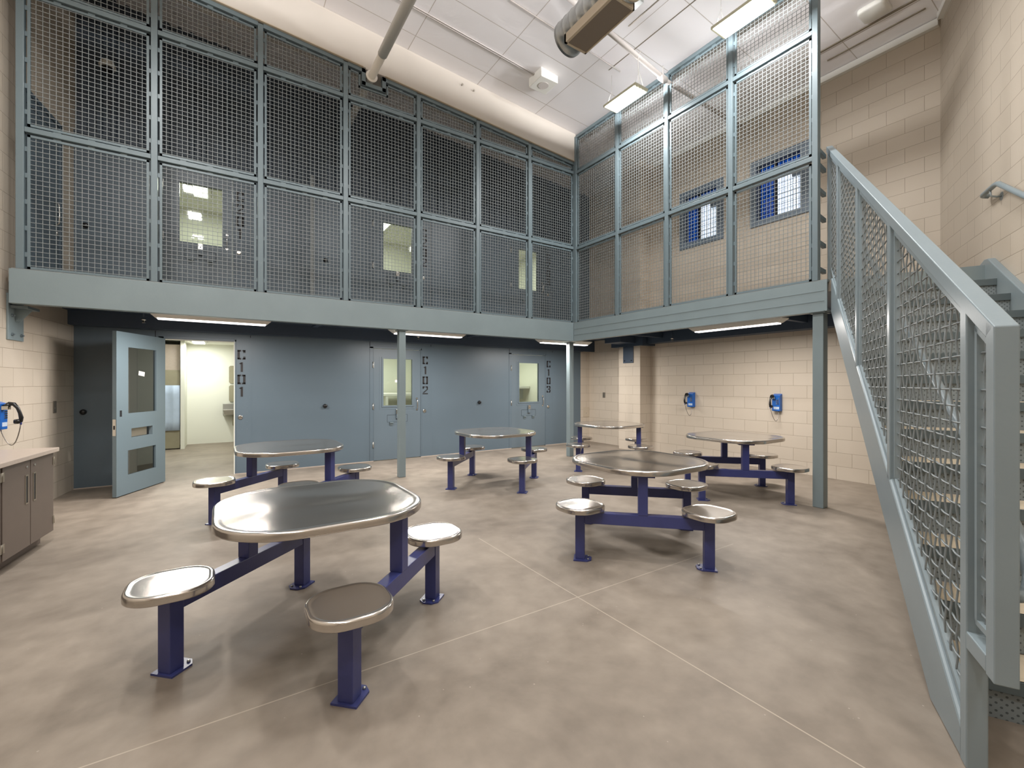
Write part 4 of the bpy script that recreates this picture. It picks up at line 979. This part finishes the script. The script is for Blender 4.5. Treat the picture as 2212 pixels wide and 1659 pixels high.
stair_panel(GP[3] + g, 0.28 - g, lambda s: max(zl(s), 2.70) if s > 0 else zl(s), zh)
stair_panel(sb_ + 0.012, GP[0] - g, lambda s: 0.575, zh)
# inner round handrail
zi = lambda s: 1.27 + 0.62 * (s + 3.38)
mb = MB(); mb.tube([(0.30, -0.135, zi(0.30)), (-3.90, -0.135, zi(-3.90)), (-4.00, -0.135, zi(-3.90) - 0.075), (-4.03, -0.135, zi(-3.90) - 0.15), (-4.04, -0.135, 0.80), (-4.07, -0.12, 0.755), (-4.12, -0.09, 0.745), (-4.14, -0.05, 0.745)], 0.021, 12); hr = mb.build('inner_handrail', 'rail', ST)
for s in GP[1:]:
    mb = MB(); mb.tube([(s, -pw, zi(s) - 0.06), (s, -0.115, zi(s) - 0.055), (s, -0.135, zi(s) - 0.02)], 0.008, 8); mb.build('handrail_bracket', 'rail', hr)
# wall handrail
WH = empty('wall_handrail', (SP0.x, SP0.y, 0), SA, 'round blue-grey handrail bracketed to the angled block wall above the stair', 'handrail')
zw = lambda s: 3.355 + 0.60 * (s + 0.30)
mb = MB(); mb.tube([(0.05, -1.31, 3.345), (0.045, -1.28, 3.35), (0.03, -1.262, 3.35), (0.0, -1.255, 3.352), (-0.25, -1.255, 3.352), (-0.30, -1.255, 3.345), (-0.34, -1.255, zw(-0.34)), (-3.7, -1.255, zw(-3.7))], 0.023, 12); mb.build('rail', 'rail', WH)
for s in (-0.16, -1.4, -2.7, -3.6):
    z = zw(s) if s < -0.3 else 3.35
    mb = MB(); mb.tube([(s, -1.255, z - 0.02), (s, -1.26, z - 0.07), (s, -1.30, z - 0.085), (s, -1.335, z - 0.085)], 0.009, 8); mb.tube([(s, -1.332, z - 0.085), (s, -1.34, z - 0.085)], 0.042, 16); mb.build('bracket', 'wire', WH)

# ------------------------------------------------------------------ high-bay lights
def batwing(ld):
    """added ceiling fill: output rises towards the sides so that the deck above is lit evenly"""
    ld.use_nodes = True; nt = ld.node_tree; em = [n for n in nt.nodes if n.type == 'EMISSION'][0]
    g = nt.nodes.new('ShaderNodeNewGeometry'); d = nt.nodes.new('ShaderNodeVectorMath'); d.operation = 'DOT_PRODUCT'
    nt.links.new(g.outputs['Normal'], d.inputs[0]); nt.links.new(g.outputs['Incoming'], d.inputs[1])
    a = nt.nodes.new('ShaderNodeMath'); a.operation = 'ABSOLUTE'; nt.links.new(d.outputs['Value'], a.inputs[0])
    m = nt.nodes.new('ShaderNodeMath'); m.operation = 'MAXIMUM'; m.inputs[1].default_value = 0.22; nt.links.new(a.outputs[0], m.inputs[0])
    p = nt.nodes.new('ShaderNodeMath'); p.operation = 'POWER'; p.inputs[1].default_value = -3.0; nt.links.new(m.outputs[0], p.inputs[0])
    r = nt.nodes.new('ShaderNodeMapRange'); r.interpolation_type = 'SMOOTHSTEP'; r.inputs['From Min'].default_value = 0.02; r.inputs['From Max'].default_value = 0.10; nt.links.new(a.outputs[0], r.inputs['Value'])
    q = nt.nodes.new('ShaderNodeMath'); q.operation = 'MULTIPLY'; nt.links.new(p.outputs[0], q.inputs[0]); nt.links.new(r.outputs[0], q.inputs[1])
    r2 = nt.nodes.new('ShaderNodeMapRange'); r2.interpolation_type = 'SMOOTHSTEP'; r2.inputs['From Min'].default_value = 0.25; r2.inputs['From Max'].default_value = 0.85
    r2.inputs['To Min'].default_value = 0.26; r2.inputs['To Max'].default_value = 0.10; nt.links.new(a.outputs[0], r2.inputs['Value'])
    k = nt.nodes.new('ShaderNodeMath'); k.operation = 'MULTIPLY'; nt.links.new(q.outputs[0], k.inputs[0]); nt.links.new(r2.outputs[0], k.inputs[1])
    nt.links.new(k.outputs[0], em.inputs['Strength'])
for i, (x, y) in enumerate(BAYS):
    lab = {0: 'bright white high-bay panel hanging at the far end, nearest the ceiling corner', 1: 'bright white high-bay panel hanging nearer the stair, cut close by the top edge'}.get(i, 'high-bay panel hanging above the room out of the photo')
    r = empty('high_bay_light', (x, y, BAY_Z), 0, lab, 'ceiling light', 'hanging high-bay lights')
    hw, hl = 0.135, 0.30
    mb = MB(); mb.box(-hw - .006, hw + .006, -hl - .03, hl + .03, 0.006, 0.045); mb.box(-hw * .5, hw * .5, -hl, hl, 0.045, 0.075)
    for k in range(4): mb.box(-hw + .02 + k * .06, -hw + .06 + k * .06, -hl - 0.035, -hl - 0.012, -0.002, 0.030)
    mb.build('housing', 'baymetal', r, bevel=0.004)
    mb = MB(); mb.box(-hw, hw, -hl, hl, -0.004, 0.006); mb.build('diffuser', 'baylens', r)
    for (dx, dy) in ((0, -0.28), (0, 0.28)):
        mb = MB(); zc = ceil_z(x) - BAY_Z; mb.tube([(dx - .1, dy, 0.045), (dx, dy, zc * .55), (dx + .1, dy, 0.045)], 0.0015, 4); mb.tube([(dx, dy, zc * .55), (dx, dy, zc)], 0.0015, 4); mb.build('hanger_wire', 'plate', r)
    mb = MB(); cp = []
    zc = ceil_z(x) - BAY_Z
    for k in range(13): t = k / 12; cp.append((-0.16 * math.sin(PI * t) - 0.02, -0.30 - 0.12 * math.sin(PI * t * .9), 0.05 + (zc - 0.05) * t))
    mb.tube(cp, 0.004, 6); mb.build('power_cord', 'pipe', r)
    ld = bpy.data.lights.new('bay_lamp', 'AREA'); ld.shape = 'RECTANGLE'; ld.size = 0.27; ld.size_y = 0.6; ld.energy = BAY_W; ld.color = BAY_COL
    lo = bpy.data.objects.new('bay_lamp', ld); C.objects.link(lo); lo.parent = r; lo.location = (0, 0, -0.012)
    ld = bpy.data.lights.new('bay_ceiling_fill', 'AREA'); ld.shape = 'RECTANGLE'; ld.size = 0.2; ld.size_y = 0.55; ld.energy = BAY_FILL; ld.color = BAY_COL
    lo = bpy.data.objects.new('bay_ceiling_fill', ld); C.objects.link(lo); lo.parent = r; lo.location = (0, 0, 0.082); lo.rotation_euler = (PI, 0, 0); batwing(ld)  # upward fill added for a brighter ceiling, not part of the fixture

# strip lights under the mezzanine
def strip(x, y, rz, L_, lab, power=STRIP_W):
    r = empty('strip_light', (x, y, 2.275), rz, lab, 'strip light', 'surface strip lights under the mezzanine')
    mb = MB(); h = L_ / 2
    mb.hexa([(-h + .06, -0.06, 0), (h - .06, -0.06, 0), (h - .06, 0.06, 0), (-h + .06, 0.06, 0), (-h, -0.11, 0.055), (h, -0.11, 0.055), (h, 0.11, 0.055), (-h, 0.11, 0.055)])
    mb.box(-h, h, -0.11, 0.11, 0.055, 0.07); mb.build('housing', 'white', r, bevel=0.004)
    mb = MB(); mb.box(-h + .075, h - .075, -0.056, 0.056, -0.014, 0.0); mb.build('diffuser', 'striplens', r, bevel=0.006)
    mb = MB(); mb.box(-h + .1, h - .1, -0.03, 0.03, 0.07, 0.245); mb.build('mounting_channel', 'soffit', r)
    ld = bpy.data.lights.new('strip_lamp', 'AREA'); ld.shape = 'RECTANGLE'; ld.size = L_ - .16; ld.size_y = 0.11; ld.energy = power; ld.color = (1.0, 0.95, 0.90)
    lo = bpy.data.objects.new('strip_lamp', ld); C.objects.link(lo); lo.parent = r; lo.location = (0, 0, -0.02)
strip(-0.06, 7.12, 0, 1.34, 'white strip light under the mezzanine in front of the open cell')
strip(2.97, 7.12, 0, 1.34, 'white strip light under the mezzanine behind the middle column')
strip(5.93, 7.12, 0, 1.34, 'white strip light under the mezzanine at the inside-corner column')
strip(6.32, 3.72, R(90), 1.40, 'white strip light under the right mezzanine above the phones')

# sprinkler heads
for (x, y, z, lab) in ((-0.887, 7.99, 2.30, 'small chrome sprinkler head above the open cell door'), (3.15, 8.09, 2.30, 'small chrome sprinkler head above cell C102'), (6.31, 7.51, 2.30, 'small chrome sprinkler head near the inside-corner column'), (7.5, 5.70, 2.31, 'small chrome sprinkler head above the left wall phone')):
    r = empty('sprinkler_head', (x, y, z), 0, lab, 'sprinkler', 'chrome sprinkler heads under the mezzanine')
    mb = MB(); mb.tube([(0, 0, 0.21), (0, 0, 0.04)], 0.012, 8); mb.build('drop_pipe', 'soffit', r)
    mb = MB(); mb.tube([(0, 0, 0.05), (0, 0, 0.035), (0, 0, 0.03), (0, 0, 0.0)], [0.032, 0.030, 0.014, 0.010], 14); mb.tube([(0, 0, 0.0), (0, 0, -0.004)], 0.024, 12); mb.build('head', 'chrome', r)

# ------------------------------------------------------------------ ceiling services
# white drain pipe through the bulkhead notch
r = empty('ceiling_pipe', (1.885, 0, 6.01), 0, 'fat white pipe running overhead into the notch above the mesh screen', 'pipe')
mb = MB(); mb.tube([(0, -2.5, 0), (0, YF - 0.55, 0)], 0.066, 20); mb.tube([(0, YF - 0.55, 0), (0, 8.4, 0)], 0.055, 20); mb.build('pipe', 'pipe', r)
mb = MB(); mb.tube([(0, YF - 0.03, 0), (0, YF - 0.01, 0)], 0.085, 20); mb.build('collar', 'pipe', r)
r = empty('ceiling_pipe', (0, 0, 0), 0, 'thin white pipe crossing the ceiling into the right mesh screen', 'pipe')
mb = MB(); mb.tube([(3.6, 4.43, ceil_z(3.6) - 0.09), (5.80, 4.50, 6.13), (XB, 4.52, 6.10)], 0.034, 14); mb.build('pipe', 'ceil2', r)
mb = MB(); mb.tube([(5.62, 4.495, 6.145), (5.76, 4.50, 6.133)], 0.05, 14); mb.tube([(5.70, 4.5, 6.2), (5.70, 4.5, 6.34)], 0.006, 6); mb.build('coupling', 'ceil2', r)
# conduits
for k, (yy, x0_, x1_, lab) in enumerate(((5.88, 1.0, 4.35, 'pair of thin conduits on the ceiling running to the round speaker'), (5.0, 3.2, 5.3, 'thin conduit on the ceiling running to the far high-bay light'))):
    r = empty('ceiling_conduit', (0, 0, 0), 0, lab, 'conduit')
    for q_ in ((0, 0.03) if k == 0 else (0,)):
        mb = MB(); mb.tube([(x0_, yy + q_, ceil_z(x0_) - 0.014), (x1_, yy + q_, ceil_z(x1_) - 0.014)], 0.009, 8); mb.build('conduit', 'ceil2', r)
for yy, lab in ((2.2, 'dark ceiling joint strip nearer the stair'), (3.95, 'dark ceiling joint strip between the two high-bay lights')):
    mb = MB(); x0_ = 2.5; xa_, xb2 = 4.45 + (yy - 2.2) * 0.3, 4.47 + (yy - 2.2) * 0.3
for xx, y0_, y1_ in ((4.78, 1.2, 4.35), (4.25, 2.2, 3.9), (5.15, 1.6, 5.1)):
    mb = MB(); zz = ceil_z(xx); mb.box(xx - 0.006, xx + 0.006, y0_, y1_, zz - 0.006, zz + 0.004); struct(mb.build('trim_7', 'plate'))
# speaker box
r = empty('ceiling_speaker', (4.44, 5.87, ceil_z(4.44)), 0, 'white box speaker with a round grille on the ceiling', 'speaker')
mb = MB(); mb.box(-0.17, 0.17, -0.17, 0.17, -0.13, 0.02); mb.build('box', 'white', r, bevel=0.006)
mb = MB(); mb.tube([(0, 0, -0.13), (0, 0, -0.136)], 0.085, 24); mb.build('grille', 'ceil2', r)
# junction box and duct detector beside the duct
r = empty('junction_box', (4.55, 4.02, ceil_z(4.55)), 0, 'small grey junction box on the ceiling beside the duct', 'junction box')
mb = MB(); mb.box(-0.07, 0.07, -0.07, 0.07, -0.05, 0.01); mb.build('box', 'galv', r, bevel=0.003)
mb = MB(); mb.tube([(-0.12, 0.05, 0.0), (-0.12, 0.05, -0.10), (-0.12, 0.05, -0.13)], [0.05, 0.05, 0.03], 16); mb.build('detector', 'pipe', r)
# pillow patch on the sloped ceiling by the stair
r = empty('ceiling_patch', (7.05, 2.28, ceil_z(7.05)), 0, 'pale square raised patch on the ceiling above the stair head', 'ceiling patch')
mb = MB(); mb.rings([rsq(0.15, 0.05, 0.02), rsq(0.15, 0.05, -0.035), rsq(0.135, 0.045, -0.05)]); mb.build('pad', 'white', r)
# steel angle framing in the ceiling corner
mb = MB(); mb.bar((XB - 0.03, 1.85, 6.15), (XB - 0.03, 6.4, 6.15), 0.06, 0.09); struct(mb.build('trim_8', 'white'))
P_, Q_ = SP(1.45, 1.30), SP(-1.2, 1.30)
mb = MB(); mb.bar((P_[0], P_[1], ceil_z(P_[0]) - 0.04), (Q_[0], Q_[1], ceil_z(Q_[0]) - 0.04), 0.06, 0.08); struct(mb.build('trim_9', 'white'))
mb = MB(); mb.box(7.25, 7.28, 1.9, 3.2, ceil_z(7.27) - 0.012, ceil_z(7.27) + 0.01); mb.box(7.5, 7.52, 1.9, 3.0, ceil_z(7.5) - 0.012, ceil_z(7.5) + 0.01); struct(mb.build('trim_10', 'plate'))

# spiral duct
DX, DZ, DR = 3.90, 6.06, 0.222
r = empty('air_duct', (DX, 0, DZ), 0, 'round galvanised spiral duct with a brown grille below it', 'duct')
loops = []; n = 40
y = 4.64
prof = [(4.64, 0.0), (4.64, DR - .012), (4.632, DR)]
yy = 4.60
while yy > 3.58: prof += [(yy, DR), (yy - 0.006, DR + 0.005), (yy - 0.012, DR)]; yy -= 0.13
prof += [(3.56, DR), (3.50, DR - 0.03)]
for yv, rad in prof: loops.append([(rad * math.cos(2 * PI * k / n), yv, rad * math.sin(2 * PI * k / n)) for k in range(n)])
mb = MB(); mb.rings(loops, True, False); mb.build('duct_shell', 'galv', r)
loops = []
for yv, rad in ((3.50, DR - 0.045), (3.40, DR - 0.045), (3.1, DR - 0.04), (1.0, DR - 0.04), (-3.5, DR - 0.04)): loops.append([(rad * math.cos(2 * PI * k / n), yv, rad * math.sin(2 * PI * k / n)) for k in range(n)])
mb = MB(); mb.rings(loops, False, False); mb.build('duct_reducer', 'chrome', r)
mb = MB(); mb.tube([(0, 3.56, 0), (0, 3.53, 0)], DR + 0.012, 40); mb.build('collar', 'grilleframe', r)
ga, gb = 3.60, 4.44; gx0, gx1 = -0.205, 0.155; gz = -0.236
mb = MB()
for q_ in ((gx0, gx0 + .035, ga, gb), (gx1 - .02, gx1, ga, gb), (gx0, gx1, gb - .03, gb), (gx0, gx1, ga, ga + .02)): mb.box(q_[0], q_[1], q_[2], q_[3], gz - 0.012, gz + 0.10)
gr = mb.build('grille_frame', 'grilleframe', r)
mb = MB(); mb.box(gx0 + .035, gx1 - .02, ga + .02, gb - .03, gz - 0.006, gz); mb.build('grille', 'grille', gr)
mb = MB()
for yv in (3.8, 4.4): mb.tube([(0, yv, DR), (0, yv, ceil_z(DX) - DZ)], 0.004, 6)
mb.build('hanger_rod', 'galv', r)

# bulkhead eye bolts and the hanging wire
for (x, z, lab) in ((3.366, 6.415, 'left of the pair of tiny eye bolts on the beige bulkhead'), (3.584, 6.395, 'right of the pair of tiny eye bolts on the beige bulkhead')):
    mb = MB(); mb.tube([(0, 0, 0), (0, -0.03, 0)], 0.006, 6); mb.tube([(0.016 * math.cos(t * PI / 6), -0.034, 0.016 * math.sin(t * PI / 6)) for t in range(13)], 0.003, 5); o = mb.build('eye_bolt', 'plate', loc=(x, YF - 0.02, z)); tag(o, lab, 'eye bolt', 'eye bolts on the bulkhead')

# dome camera on the ribbed wall
r = empty('security_camera', (-1.30, YW - 0.22, 5.85), 0, 'white dome security camera high behind the first mesh bay', 'camera')
mb = MB(); mb.box(-0.03, 0.03, 0.0, 0.22, 0.02, 0.06); mb.build('bracket_arm', 'white', r, bevel=0.004)
mb = MB(); mb.tube([(0, 0, 0.08), (0, 0, 0.05), (0, 0, -0.02), (0, 0, -0.04)], [0.03, 0.07, 0.095, 0.09], 20); mb.build('dome_housing', 'white', r)
mb = MB(); mb.tube([(0, 0, -0.04), (0, 0, -0.08), (0, 0, -0.10)], [0.07, 0.06, 0.02], 20); mb.build('dome_lens', 'black', r)
# speaker horns high on the back wall beyond the right screen
for (y, z, lab) in ((7.16, 5.86, 'dark wall bracket box high on the block wall behind the right screen'),):
    r = empty('wall_box', (XB, y + 0.2, z - 0.12), R(-90), lab, 'wall box'); mb = MB(); mb.box(0, 0.42, -0.12, 0, 0, 0.24); mb.build('box', 'soffit', r, bevel=0.005)
